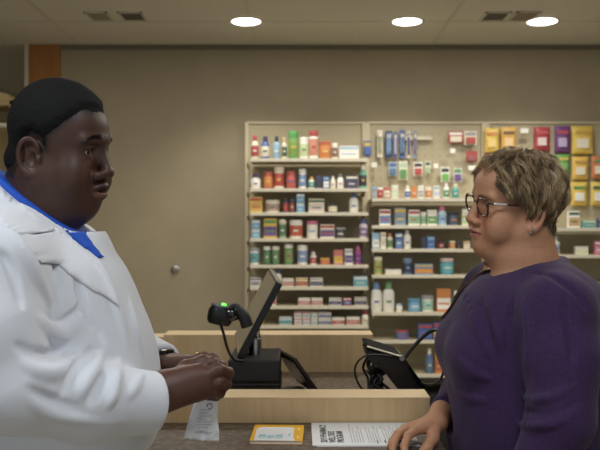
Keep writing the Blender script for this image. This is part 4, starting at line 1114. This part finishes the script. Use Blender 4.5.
# coat
F = Field(axis(-.80, -.15, [(-.62, -.15)], .0032, .006), axis(1.12, 1.88, [(1.12, 1.50)], .0034, .005), axis(.50, 1.64, [(1.14, 1.62)], .0030, .010))
stack(F, [.54, .80, 1.00, 1.05, 1.10, 1.20, 1.30, 1.40, 1.45, 1.50], [-.35, -.35, -.35, -.33, -.262, -.246, -.268, -.308, -.335, -.40], [-.73, -.73, -.72, -.71, -.71, -.71, -.71, -.70, -.68, -.62], [.24, .24, .235, .235, .235, .235, .23, .22, .19, .12], 1.5, pw=2.2)
F.cap((-.460, 1.5, 1.64), (-.495, 1.5, 1.42), .086, .10, .03)
F.ell((-.405, 1.5, 1.462), (.062, .075, .050), .03)
for s in (-1, 1):
    F.cap((-.50, 1.5 + s * .06, 1.475), (-.482, 1.5 + s * .205, 1.425), .075, .082, .05)
clip_up(F, -.54, 1.588, nslope, -.48, 1.5, .108)
def sleeve(F, pts, rs, cut):
    pts = [np.array(p, float) for p in pts]
    for i in range(len(pts) - 1): F.cap(pts[i], pts[i + 1], rs[i], rs[i + 1], .02)
    ax = pts[-1] - pts[-2]; ax /= np.linalg.norm(ax); e = pts[-1]
    rr = rs[-1] + .012; sl, P = F.sub(e + ax * .04, rr + .06)
    if sl is not None:
        P = P - e.astype(np.float32); a_ = P @ ax.astype(np.float32); rad_ = np.linalg.norm(P - a_[..., None] * ax.astype(np.float32), axis=-1)
        F.put(sl, np.maximum(np.maximum(cut - a_, a_ - .08), rad_ - rr).astype(np.float32), .007, 'sub')
sleeve(F, [(-.480, 1.285, 1.425), (-.470, 1.245, 1.33), (-.428, 1.238, 1.258), (-.33, 1.305, 1.225), (-.232, 1.385, 1.205)], [.084, .082, .065, .058, .050], -.010)
sleeve(F, [(-.480, 1.715, 1.425), (-.465, 1.755, 1.34), (-.42, 1.765, 1.262), (-.34, 1.70, 1.24), (-.272, 1.628, 1.228)], [.084, .08, .060, .050, .043], .010)
# folds of the cloth, as they fall on the near side
f = lambda *a, **k: fold(F, a, **k)
f((30, 222), (46, 245), (56, 272), (62, 300), (64, 330), r=.007, k=.012, op='sub')          # arm against chest
f((4, 232), (20, 250), (34, 275), (44, 300), r=.012, k=.02)
f((58, 322), (68, 318), (78, 310), (84, 300), r=.006, k=.012, op='sub')
f((30, 318), (45, 330), (60, 336), (76, 326), r=.013, k=.018)
f((18, 345), (36, 352), (56, 352), (72, 342), r=.006, k=.014, op='sub')
f((16, 362), (36, 372), (58, 372), (78, 356), (86, 340), r=.012, k=.018)
f((62, 395), (70, 380), (80, 362), (90, 350), r=.006, k=.012, op='sub')
f((74, 402), (84, 386), (94, 368), (100, 354), r=.011, k=.016)
f((90, 404), (98, 388), (106, 372), r=.006, k=.012, op='sub')
f((104, 410), (112, 396), (116, 376), (118, 362), r=.009, k=.014)
f((24, 400), (50, 414), (84, 420), (120, 420), r=.009, k=.014)
f((30, 388), (54, 400), (80, 408), r=.005, k=.012, op='sub')
f((124, 400), (134, 388), (140, 376), r=.008, k=.014)
f((94, 262), (108, 290), (118, 320), (124, 350), r=.010, k=.022)
f((76, 280), (86, 310), (104, 340), r=.006, k=.018, op='sub')
f((128, 300), (134, 330), (140, 356), r=.007, k=.016)
f((0, 250), (14, 275), (22, 305), r=.006, k=.016, op='sub')
X, Y, Z = np.meshgrid(F.x, F.y, F.z, indexing='ij'); P = np.stack([X, Y, Z], -1).astype(np.float32)
F.F += .0015 * wob(P, 34, 9) + .0006 * wob(P, 75, 12)
V, Q = F.mesh(); del X, Y, Z, P, F
coat = np_obj('coat', V, Q, M_coat, tm); cb_ = bvh_of(V, Q)
def pw(px, py, Y): v = at(px, py, Y); return (v.x, v.z)
Yc = 1.36
M_coat2 = mat('white lapel cloth', (232, 233, 238), .8, bump=.25, bscale=60)
def px_patch(pts):   # outline picked on the photo, carried to the coat's near surface
    return pts
def drape_px(name, px, m, off, thick, Y=1.40, step=.004, ymax=1.49):
    poly = [pw(a, b, Y) for a, b in px]; return drape(name, cb_, poly, m, tm, step=step, off=off, thick=thick, ymax=ymax)
drape_px('collar', [(0, 185), (14, 194), (30, 206), (44, 217), (57, 228), (58, 231), (50, 234), (40, 229), (24, 219), (0, 204)], M_coat2, .0030, .002, 1.41)
drape_px('lapel', [(57.4, 228), (78, 245), (94, 259), (107, 275), (117, 292), (122, 306), (112, 298), (98, 288), (80, 272), (66, 258), (55, 244), (51, 237), (58.4, 232)], M_coat2, .0030, .002, 1.41)
drape_px('shirt_front', [(56, 221.5), (64, 216), (72, 219), (79, 223), (84, 228), (81, 234), (89, 245), (99, 258), (96, 259), (84, 249), (72, 239)], M_blue, .0028, .002, 1.41)
# wristwatch, ring
def torus_obj(name, c, axv, R_, r, m, flat=1):
    axv = Vector(axv).normalized(); a = axv.orthogonal().normalized(); b = axv.cross(a)
    return tube(bmesh.new(), [Vector(c) + (a * math.cos(u) + b * math.sin(u)) * R_ for u in np.linspace(0, 2 * math.pi, 36, endpoint=False)], r, 8, 0, closed=True)
axw = (W2 - Vector((-.262, 1.615, 1.232))).normalized()
wc = W2 + axw * -.004
t = thing('wristwatch', wc, 'black wristwatch at the far cuff of the white coat', 'wristwatch')
obj('band', torus_obj('b', (0, 0, 0), axw, .0265, .0045, M_black), M_black2, t, smooth=True)
M_ = axw.to_track_quat('X', 'Z').to_matrix().to_4x4()
obj('dial', lathe(bmesh.new(), [(0, 0), (.014, 0), (.014, .006), (.011, .008), (0, .008)], 20, M=M_ @ Matrix.Translation((0, 0, .025))), M_glossblack, t, smooth='auto')
M_gold = mat('gold', (230, 176, 92), .2, 1)
rc = mc2[1] * .38 + fs2[1][1] * .62; t = thing('ring', rc, 'gold ring on the upper hand of the man', 'ring')
obj('band', torus_obj('r', (0, 0, 0), fs2[1][1] - mc2[1], .0108, .0018, M_gold), M_gold, t, smooth=True)
# paper bag in the fist
t = thing('paper_bag', q(205, 396, 1.455), 'small crumpled white paper bag with grey print hanging from the fist of the man', 'paper bag')
o0 = t.location.copy(); rs = np.random.RandomState(7)
nu, nv = 22, 34
pl_, pr_ = [], []
for j in range(nv + 1):
    v = j / nv
    lft = q(209 - 7 * v - (18 * v ** .25), 388 + 51 * v + 1 * math.sin(v * 5), 1.455 + .010 * math.sin(v * 4)); rgt = q(217 + 1.5 * v ** .5 + .6 * math.sin(v * 9), 388 + 53 * v, 1.462)
    pl_.append(lft); pr_.append(rgt)
def crump(u, v, s): return (.0035 * math.sin(u * 9 + v * 13 + s) + .0025 * math.sin(u * 21 - v * 17 + 2 * s) + .0015 * math.sin(u * 37 + v * 41)) * (.12 + .5 * v)
bm = bmesh.new(); G = {}
for s in (-1, 1):
    for j in range(nv + 1):
        for i in range(nu + 1):
            u, v = i / nu, j / nv; p = pl_[j].lerp(pr_[j], u) - o0
            th = s * (.0012 + .008 * math.sin(math.pi * u) ** .6 * (.3 + .7 * math.sin(math.pi * min(1, v * 1.05)) ** .7 if v < .95 else .3))
            G[s, i, j] = bm.verts.new(p + Vector((0, th + crump(u, v, s * .8), .0)))
    for j in range(nv):
        for i in range(nu): bm.faces.new([G[s, i, j], G[s, i + 1, j], G[s, i + 1, j + 1], G[s, i, j + 1]][::s])
for i in range(nu):
    for j in (0, nv): bm.faces.new((G[-1, i, j], G[1, i, j], G[1, i + 1, j], G[-1, i + 1, j]))
for j in range(nv):
    for i in (0, nu): bm.faces.new((G[-1, i, j], G[-1, i, j + 1], G[1, i, j + 1], G[1, i, j]))
bmesh.ops.recalc_face_normals(bm, faces=bm.faces)
gco = {k_: v_.co.copy() for k_, v_ in G.items()}
obj('bag', bm, mat('bag paper', (250, 250, 252), .6, trans=0, bump=.3, bscale=90), t, smooth=True)
bm = bmesh.new(); random.seed(9)
for (v0, u0, u1) in [(.40, .35, .80), (.47, .30, .72), (.52, .36, .86), (.58, .30, .6), (.63, .33, .82), (.69, .34, .78), (.76, .4, .7), (.84, .28, .84), (.88, .3, .8)]:
    j = int(v0 * nv)
    for i in range(int(u0 * nu), int(u1 * nu)):
        a, b2, c2_, d2 = gco[-1, i, j], gco[-1, i + 1, j], gco[-1, i + 1, j + 1], gco[-1, i, j + 1]; o_ = Vector((0, -.0006, 0))
        bm.faces.new([bm.verts.new(x) for x in (a + o_, b2 + o_, b2.lerp(c2_, .55) + o_, a.lerp(d2, .55) + o_)])
obj('print', bm, mat('pale grey print', (208, 208, 214), .8), t)
lg = torus_obj('m', gco[-1, 15, 11] + Vector((0, -.0008, 0)), (0, 1, 0), .0045, .0008, None)
obj('round_logo', lg, mat('logo grey', (112, 104, 120), .7), t)
# trousers and shoes of the man
F = Field(np.arange(-.72, -.36, .008), np.arange(1.24, 1.76, .008), np.arange(.06, 1.0, .008))
stack(F, [.84, .98], [-.375, -.37], [-.66, -.67], [.19, .20], 1.5)
for s in (-1, 1): F.cap((-.505, 1.5 + s * .095, .85), (-.50, 1.5 + s * .12, .48), .115, .085, .02); F.cap((-.50, 1.5 + s * .12, .48), (-.51, 1.5 + s * .13, .12), .085, .068, .02)
F.plane((0, 0, -1), (0, 0, .085)); V, Q = F.mesh(); np_obj('trousers', V, Q, M_trous, tm)
def shoes(t, cx, cy, sep, d):
    for s in (-1, 1):
        F = Field(np.arange(cx - .2, cx + .2, .005), np.arange(cy + s * sep - .07, cy + s * sep + .07, .005), np.arange(-.004, .15, .004)); y = cy + s * sep
        F.cap((cx - d * .03, y, .045), (cx + d * .12, y, .035), .044, .040, .02); F.cap((cx - d * .02, y, .05), (cx, y, .10), .045, .046, .02); F.cap((cx - d * .04, y, .04), (cx + d * .13, y, .02), .042, .04, .01)
        F.plane((0, 0, -1), (0, 0, .001)); V, Q = F.mesh(); np_obj('shoe', V, Q, M_shoe, t)
shoes(tm, -.50, 1.5, .13, 1)

# ------------------------------------------------------------------ THE WOMAN
WOM = Vector((.50, 1.77, 0))
tw = thing('person', WOM, 'woman with short blond hair and glasses in a purple sweater, one hand on the papers', 'person')
pw_ = dict(sx=.885, sy=.91, sz=.885, fat=.0035, nose=1.12, lip=.78, brow=.006, open=.0008, nosel=.001, ear=.98, slit=.0058)
Rw = rz(math.pi + rad(12)) @ ry(rad(1)) @ rx(rad(-10)); Ow = np.array([.4560, 1.775, 1.5475])
F = Field(axis(.13, .72, [(.155, .325), (.335, .60)], .002, .012), axis(1.46, 2.06, [(1.61, 1.88)], .002, .012), axis(.02, 1.70, [(1.030, 1.115), (1.36, 1.69)], .002, .014))
F.frame(Rw, Ow); head(F, pw_)
F.cap((-.014, 0, -.040), (-.020, 0, -.080), .055, .054, .03); F.ell((.030, 0, -.098), (.045, .042, .026), .03)
F.frame()
F.cap((.480, 1.77, 1.47), (.502, 1.77, 1.37), .054, .064, .03); F.ell((.455, 1.77, 1.425), (.045, .050, .040), .03)
stack(F, [.80, .95, 1.1, 1.25, 1.33, 1.395], [.37, .35, .345, .345, .36, .41], [.62, .63, .63, .62, .61, .57], [.17, .18, .18, .17, .15, .12], 1.77)
for s in (-1, 1):
    F.cap((.50, 1.77 + s * .08, .84), (.50, 1.77 + s * .10, .47), .085, .058, .03); F.cap((.50, 1.77 + s * .10, .47), (.51, 1.77 + s * .10, .08), .058, .038, .02)
    F.cap((.51, 1.77 + s * .10, .07), (.39, 1.77 + s * .105, .045), .033, .026, .02)
    F.cap((.50, 1.77 + s * .09, 1.35), (.49, 1.77 + s * .17, 1.34), .035, .03, .03)
F.cap((.49, 1.60, 1.33), (.47, 1.51, 1.14), .035, .034, .02); F.cap((.47, 1.51, 1.14), (.375, 1.505, .955), .034, .026, .015)
F.cap((.375, 1.505, .955), (.345, 1.505, .895), .026, .030, .015)
for i in range(4): F.cap((.352 - .002 * i, 1.487 + .012 * i, .89), (.338, 1.487 + .013 * i, .82 + .006 * abs(i - 1.5)), .010, .007, .004)
F.cap((.36, 1.48, .93), (.325, 1.48, .86), .013, .008, .008)
F.cap((.49, 1.94, 1.33), (.42, 1.972, 1.14), .035, .036, .02); F.cap((.42, 1.972, 1.14), (.306, 1.80, 1.095), .036, .024, .015)
W3 = q(437, 421, 1.765)
F.cap((.306, 1.80, 1.095), W3, .0245, .023, .01)
mc3 = [q(416, 430, 1.715), q(409, 428, 1.735), q(405, 429, 1.757), q(404, 432, 1.778)]
for i, m_ in enumerate(mc3): F.cap(W3 + Vector((0, -.012 + .008 * i, -.002)), m_, .0165, .0105, .012)
fs3 = [[mc3[0], q(408, 436, 1.690), q(404.5, 446, 1.668), q(404.5, 455, 1.655)],
       [mc3[1], q(398, 434, 1.710), q(393.5, 444, 1.688), q(392, 452.5, 1.672)],
       [mc3[2], q(397, 435, 1.745), q(392.5, 441, 1.728), q(390.5, 446, 1.716)],
       [mc3[3], q(397, 437, 1.770), q(393, 440.5, 1.758), q(391, 443, 1.750)]]
for f_ in fs3: finger(F, f_, .0098, .0072, .003)
finger(F, [W3 + Vector((-.006, -.014, -.004)), q(433, 438, 1.715), q(427, 448, 1.690), q(420, 455, 1.672)], .0150, .0085, .006)
V, Q = F.mesh(); del F
bw = bvh_of(V, Q)
np_obj('body', V, Q, M_skin_l, tw, skincol(V, Rw, Ow, pw_, (196, 144, 110), ((158, 92, 80), (172, 102, 90)), (194, 124, 98), .45))
eyes(tw, Rw, Ow, pw_, (70, 80, 84), (1, 0, 0))
brows(tw, Rw, Ow, pw_, bw, (140, 108, 84), .0215, .019, .0016, 60, .00045)
# fingernails
# ---- hair of the woman: a cap of hair and combed locks over it
S_ = np.array([.885, .91, .885])
def wh(z): return None
hp = [(.125, .066), (.088, .068), (.074, .064), (.064, .044), (.050, .022), (.030, .010), (.016, .004), (.007, -.012), (-.004, -.034), (-.018, -.056), (-.030, -.088), (-.16, -.100), (-.16, .2), (.125, .2)]
F = Field(np.arange(.33, .62, .003), np.arange(1.64, 1.92, .003), np.arange(1.42, 1.70, .003)); F.frame(Rw, Ow)
F.ell(np.array((-.010, 0, .038)) * S_, np.array((.094, .078, .082)) * S_, .02); F.ell(np.array((.024, 0, .042)) * S_, np.array((.066, .064, .060)) * S_, .03)
F.ell(np.array((-.02, 0, -.03)) * S_, np.array((.066, .068, .055)) * S_, .03); F.cap((-.014, 0, -.040), (-.020, 0, -.080), .055, .054, .03)
X, Y, Z = np.meshgrid(F.x, F.y, F.z, indexing='ij'); P = ((np.stack([X, Y, Z], -1) - Ow).astype(np.float32) @ Rw.astype(np.float32)) / S_.astype(np.float32)
m_ = sstep(.010, -.012, poly_sd(P[..., [0, 2]], hp) + .002 * wob(P, 160, 2))
F.F = F.F + .006 - m_ * (.0110 - .004 * sstep(.03, .07, P[..., 0]) + .003 * wob(P, 90, 3)) + .05 * sstep(.004, .016, poly_sd(P[..., [0, 2]], hp))
V, Q = F.mesh(); del X, Y, Z, P, F
np_obj('hair_base', V, Q, mat('ash brown hair mass', (112, 91, 66), .85, spec=.2, bump=.8, bscale=260), tw)
rs = np.random.RandomState(21); paths = []; cols = []; rads = []
pal = [(142, 114, 82), (172, 142, 102), (112, 88, 62), (196, 168, 126), (152, 124, 90), (96, 76, 54), (210, 184, 144)]
CC = np.array([-.010, 0, .030]); AX = np.array([.088, .080, .078])
def shell(p, lift):
    v = (p - CC) / AX; v /= np.linalg.norm(v); return CC + v * (AX + lift), v
crown = np.array([-.045, -.020, .110])
for c_ in range(900):
    while True:
        v = rs.normal(size=3); v /= np.linalg.norm(v); p0 = CC + v * AX
        if p0[2] < -.072: continue
        ins = float(poly_sd(np.array([p0[0], p0[2]], np.float32)[None], hp)[0])
        if ins < -.003: break
    front = sstep(.0, .06, p0[0]) * sstep(.02, .07, p0[2]); Ln = .060 + .03 * rs.rand() - .018 * front
    if p0[2] < .0: Ln *= .62
    L = 11; step = Ln / (L - 1); ph = rs.rand() * 6; amp = rs.uniform(.25, .7); lift0 = rs.uniform(.008, .017) + .004 * (p0[2] > .05); wv = rs.uniform(60, 110)
    path = [shell(p0, .007)[0]]; p = path[0]
    for i in range(1, L):
        tt = i / (L - 1)
        away = p - crown; away /= np.linalg.norm(away) + 1e-6
        g = np.array([-.25, 0, -.9]); fr = np.array([-.05 if p0[0] < .05 else -.35, -.5 if p0[1] < .02 else .6, -.30])
        side = np.array([-.35, 0, -.75])
        d = away * .9 + (1 - front) * side * (.3 + .7 * tt) + front * fr * (.9)
        _, nrm = shell(p, 0); n2 = nrm / AX; n2 /= np.linalg.norm(n2)
        tang = np.cross(n2, d / np.linalg.norm(d)); d = d + tang * amp * math.sin(ph + wv * i * step)
        d = d - n2 * (d @ n2); d /= np.linalg.norm(d) + 1e-6
        p = p + d * step
        lift = .008 + lift0 * math.sin(min(1, tt * 1.15) * math.pi * .62) + (.004 * math.sin(ph * 2 + wv * i * step) if tt > .3 else 0)
        sp, _ = shell(p, lift)
        if p[2] > -.05: p = sp
        else: p = p + n2 * .0005 + np.array([.0004, 0, 0])
        path.append(p)
    path = np.array(path); sdp = poly_sd(path[:, [0, 2]].astype(np.float32), hp); bad_ = np.nonzero((sdp > .006) & (path[:, 0] > -.02))[0]
    if len(bad_):
        if bad_[0] < 5: continue
        ii = np.linspace(0, bad_[0], L); path = np.stack([np.interp(ii, np.arange(L), path[:, a]) for a in range(3)], 1)
    base = np.array(pal[rs.randint(len(pal))], float)
    for s_i in range(16):
        off = rs.normal(size=3) * .0042; w = np.linspace(1, .35, L)[:, None]; k_ = rs.uniform(.85, 1.0); q_ = path.copy()
        cut = 1 - rs.rand() * .2; idx_ = np.linspace(0, (L - 1) * cut, L); q_ = np.stack([np.interp(idx_, np.arange(L), q_[:, a]) for a in range(3)], 1)
        q_ = q_ + off * w + rs.normal(size=3) * .0016 * np.linspace(0, 1, L)[:, None] ** 2
        paths.append((q_ * S_) @ Rw.T + Ow); rads.append(rs.uniform(.00038, .00075)); cols.append(lin(tuple(np.clip(base * rs.uniform(.82, 1.15), 0, 255))))
for c_ in range(230):      # short locks at the nape
    a_ = rad(rs.uniform(84, 276)); z_ = rs.uniform(-.078, -.020); rr_ = .0615; cx_ = -.016
    if math.cos(a_) > -.05 and z_ < -.055: continue
    L = 11; ts = np.linspace(0, 1, L); ln = rs.uniform(.022, .036); ph = rs.rand() * 6
    out = .006 + .005 * np.sin(ts * 3) + rs.uniform(0, .004)
    aa = a_ + .10 * np.sin(ph + ts * 3) * (1 if a_ < math.pi else -1)
    path = np.stack([cx_ + (rr_ + out) * np.cos(aa) / .9, (rr_ + out) * np.sin(aa) / .93, z_ - ts * ln], 1)
    base = np.array(pal[rs.randint(len(pal))], float) * .85
    for s_i in range(12):
        q_ = path + rs.normal(size=3) * .003 * np.linspace(1, .4, L)[:, None]
        paths.append((q_ * S_) @ Rw.T + Ow); rads.append(rs.uniform(.00038, .00075)); cols.append(lin(tuple(np.clip(base * rs.uniform(.82, 1.15), 0, 255))))
strands('hair', tw, paths, np.array(rads), M_hairmat, cols)
# ---- sweater
F = Field(np.arange(.24, .74, .0036), axis(1.42, 2.08, [(1.42, 1.80)], .0036, .006), axis(.80, 1.50, [(1.02, 1.5)], .0034, .008))
stack(F, [.84, .95, 1.03, 1.10, 1.17, 1.245, 1.30, 1.35, 1.385, 1.41], [.345, .325, .318, .312, .314, .312, .320, .345, .375, .42], [.66, .67, .67, .67, .67, .67, .66, .645, .625, .58], [.215, .22, .22, .22, .212, .208, .203, .190, .165, .11], 1.77, pw=2.2)
for s in (-1, 1): F.cap((.505, 1.77 + s * .06, 1.368), (.49, 1.77 + s * .185, 1.338), .058, .070, .04)
F.cap((.484, 1.77, 1.46), (.500, 1.77, 1.37), .067, .082, .025)
F.ell((.345, 1.70, 1.235), (.045, .075, .055), .04); F.ell((.345, 1.84, 1.235), (.045, .075, .055), .04)
sleeve(F, [(.492, 1.590, 1.340), (.488, 1.545, 1.25), (.472, 1.510, 1.145), (.42, 1.505, 1.04), (.378, 1.505, .965)], [.068, .068, .060, .046, .037], .006)
F.cap((.495, 1.83, 1.365), (.445, 1.935, 1.345), .06, .070, .03)
sleeve(F, [(.447, 1.945, 1.340), (.440, 1.968, 1.25), (.42, 1.968, 1.145), (.36, 1.88, 1.115), (.312, 1.805, 1.098)], [.066, .062, .052, .040, .033], .004)
# neck opening: cut above the tilted line from chest to nape
X, Y, Z = np.meshgrid(F.x, F.y, F.z, indexing='ij'); d = (Z - (1.397 + .28 * (X - .425)) - 1.2 * (Y - 1.77) ** 2) / 1.04
d = d - 2.2 * np.maximum(0, np.sqrt((X - .485) ** 2 + (Y - 1.77) ** 2) - .095); h = np.maximum(.008 - np.abs(F.F - d), 0) / .008
F.F = (np.maximum(F.F, d) + h * h * .008 * .25).astype(np.float32)
f = lambda *a, **k: fold(F, a, **k)
f((512, 300), (508, 330), (510, 362), (514, 392), r=.006, k=.014, op='sub')
f((490, 300), (498, 330), (502, 352), r=.009, k=.018)
f((466, 292), (474, 316), (484, 340), (490, 356), r=.008, k=.018)
f((480, 300), (486, 320), (492, 345), r=.005, k=.014, op='sub')
f((524, 397), (538, 400), (558, 396), (580, 384), r=.009, k=.014)
f((524, 410), (538, 413), (560, 410), (580, 400), r=.005, k=.012, op='sub')
f((520, 425), (532, 426), (556, 424), (580, 412), r=.008, k=.014)
f((524, 300), (530, 335), (528, 370), r=.006, k=.018)
f((562, 300), (570, 335), (572, 365), r=.006, k=.018, op='sub')
f((462, 360), (474, 372), (492, 380), r=.006, k=.016)
f((456, 390), (472, 398), (492, 402), r=.006, k=.016)
f((534, 272), (552, 276), (572, 290), (588, 310), r=.005, k=.012, op='sub')
P = np.stack([X, Y, Z], -1).astype(np.float32); F.F += .0020 * wob(P, 36, 19) + .0010 * wob(P, 80, 22)
V, Q = F.mesh(); del X, Y, Z, P, F
np_obj('sweater', V, Q, M_purple, tw); sb_ = bvh_of(V, Q)
# raised neck band and the shoulder seam
# ---- trousers, shoes
F = Field(np.arange(.36, .72, .008), np.arange(1.52, 2.02, .008), np.arange(.06, 1.0, .008))
stack(F, [.80, .94], [.36, .352], [.645, .645], [.19, .195], 1.77)
for s in (-1, 1): F.cap((.50, 1.77 + s * .085, .82), (.50, 1.77 + s * .10, .47), .105, .075, .02); F.cap((.50, 1.77 + s * .10, .47), (.51, 1.77 + s * .10, .12), .075, .058, .02)
F.plane((0, 0, -1), (0, 0, .085)); V, Q = F.mesh(); np_obj('trousers', V, Q, M_jean, tw)
shoes(tw, .50, 1.77, .10, -1)
# ---- glasses
def wl(x, y, z): return Vector(Rw @ (np.array([x, y, z]) * S_) + Ow)
t = thing('eyeglasses', wl(.105, 0, 0), 'dark tortoiseshell eyeglasses with a silver temple accent on the face of the woman', 'glasses')
g0 = t.location.copy()
M_tort = vary(mat('dark tortoiseshell', (30, 22, 20), .2, coat=.4), (70, 44, 30), 90)
M_lens = mat('lens glass', (240, 245, 245), .03); nt_ = M_lens.node_tree; tr_ = nt_.nodes.new('ShaderNodeBsdfTransparent'); gl_ = nt_.nodes.new('ShaderNodeBsdfGlossy'); gl_.inputs['Roughness'].default_value = .03; mx_ = nt_.nodes.new('ShaderNodeMixShader'); mx_.inputs[0].default_value = .05
nt_.links.new(tr_.outputs[0], mx_.inputs[1]); nt_.links.new(gl_.outputs[0], mx_.inputs[2]); nt_.links.new(mx_.outputs[0], nt_.nodes['Material Output'].inputs['Surface'])
def rimpts(s, n=30):
    out = []
    for k in range(n):
        a = 2 * math.pi * k / n; cx, cz = math.cos(a), math.sin(a)
        yy = .0272 * math.copysign(abs(cx) ** .55, cx); zz = .0188 * math.copysign(abs(cz) ** .6, cz)
        if zz > 0: zz += .0035 * max(0, cx)          # flick up at the outer corner
        if zz < 0: yy *= .93
        y = .0345 + yy; out.append(wl(.0985 - .20 * max(0, y - .03) ** 1.0 * .35 - .003 * (zz < 0) * abs(zz) / .018, s * y, -.004 + zz) - g0)
    return out
for s in (-1, 1):
    R_ = rimpts(s); obj('rim', tube(bmesh.new(), R_, .0022, 8, 0, closed=True), M_tort, t, smooth=True)
    bm = bmesh.new(); bm.faces.new([bm.verts.new(p) for p in R_])
    lens = obj('lens', bm, M_lens, t)
    lens.modifiers.new('s', 'SOLIDIFY').thickness = .0012
    hx = .0975 - .0007; a = wl(.0955, s * .0600, .008); b_ = wl(.085, s * .0705, .009); c_ = wl(.045, s * .0750, .006); d_ = wl(.002, s * .0765, .002); e_ = wl(-.016, s * .0765, -.020)
    tp = obj('temple', tube(bmesh.new(), [a - g0, b_ - g0, c_ - g0, d_ - g0, e_ - g0], .0018, 8, 5), M_tort, t, smooth=True)
    obj('temple_accent', tube(bmesh.new(), [wl(.087, s * .0705, .009) - g0, wl(.066, s * .0745, .0078) - g0, wl(.056, s * .0752, .007) - g0], .0026, 8, 4), mat('pale silver', (225, 220, 214), .25, .4), tp, smooth=True)
obj('bridge', tube(bmesh.new(), [wl(.098, -.0095, .002) - g0, wl(.1025, 0, .007) - g0, wl(.098, .0095, .002) - g0], .0016, 8, 5), M_tort, t, smooth=True)
# ---- earring
h = wl(-.001, .0885, -.0450); t = thing('earring', h, 'small silver drop earring in the ear of the woman', 'earring')
obj('hoop', torus_obj('e', (0, -.002, -.004), (1, .3, 0), .0055, .0011, None), M_silver, t, smooth=True)
obj('drop', lathe(bmesh.new(), [(0, -.016), (.0026, -.014), (.0034, -.011), (.0024, -.008), (0, -.006)], 12), M_silver, t, smooth=True)
# ---- bag strap over the far shoulder
M_strap = mat('tan leather strap', (150, 100, 56), .5, bump=.2, bscale=200); M_strapd = mat('dark strap edge', (84, 54, 32), .5)
t = thing('shoulder_bag', (.70, 1.93, 1.05), 'tan leather strap of a brown bag slung over the far shoulder of the woman', 'bag'); b0 = t.location.copy()
wp = [(.70, 1.91, 1.20), (.66, 1.90, 1.33), (.60, 1.88, 1.40), (.50, 1.860, 1.45), (.430, 1.842, 1.428), (.390, 1.842, 1.39), (.362, 1.85, 1.34), (.350, 1.88, 1.28)]
def onto(p, off):
    h = sb_.find_nearest(Vector(p)); n = h[1] if h[1].z > -.5 else -h[1]; return h[0] + n * off, n
pts = catmull(wp, 8)
def ribbon(pts, w, th, off, side=0):
    bm = bmesh.new(); rows = []
    for i, p in enumerate(pts):
        c, n = onto(p, off) ; d = (pts[min(i + 1, len(pts) - 1)] - pts[max(i - 1, 0)]).normalized(); b = d.cross(n).normalized(); c = c + b * side
        rows.append([bm.verts.new(c + b * w + n * 0 - b0), bm.verts.new(c + b * w + n * th - b0), bm.verts.new(c - b * w + n * th - b0), bm.verts.new(c - b * w - b0)])
    for r0, r1 in zip(rows, rows[1:]):
        for k in range(4): bm.faces.new((r0[k], r0[(k + 1) % 4], r1[(k + 1) % 4], r1[k]))
    bm.faces.new(rows[0][::-1]); bm.faces.new(rows[-1]); bmesh.ops.recalc_face_normals(bm, faces=bm.faces); return bm
st = obj('strap', ribbon(pts, .023, .003, .0015), M_strap, t)
obj('strap_edge', ribbon(pts, .0014, .0036, .0016, .0235), M_strapd, st); obj('strap_edge', ribbon(pts, .0014, .0036, .0016, -.0235), M_strapd, st)
obj('clip', ribbon(pts[44:50], .016, .007, .001), M_black, t)
obj('bag_body', B(-.02, .10, -.14, .10, -.20, .12, .03, seg=4), M_strap, t, smooth='auto')
obj('flap', B(.09, .108, -.135, .095, -.08, .10, .008), M_strapd, t)
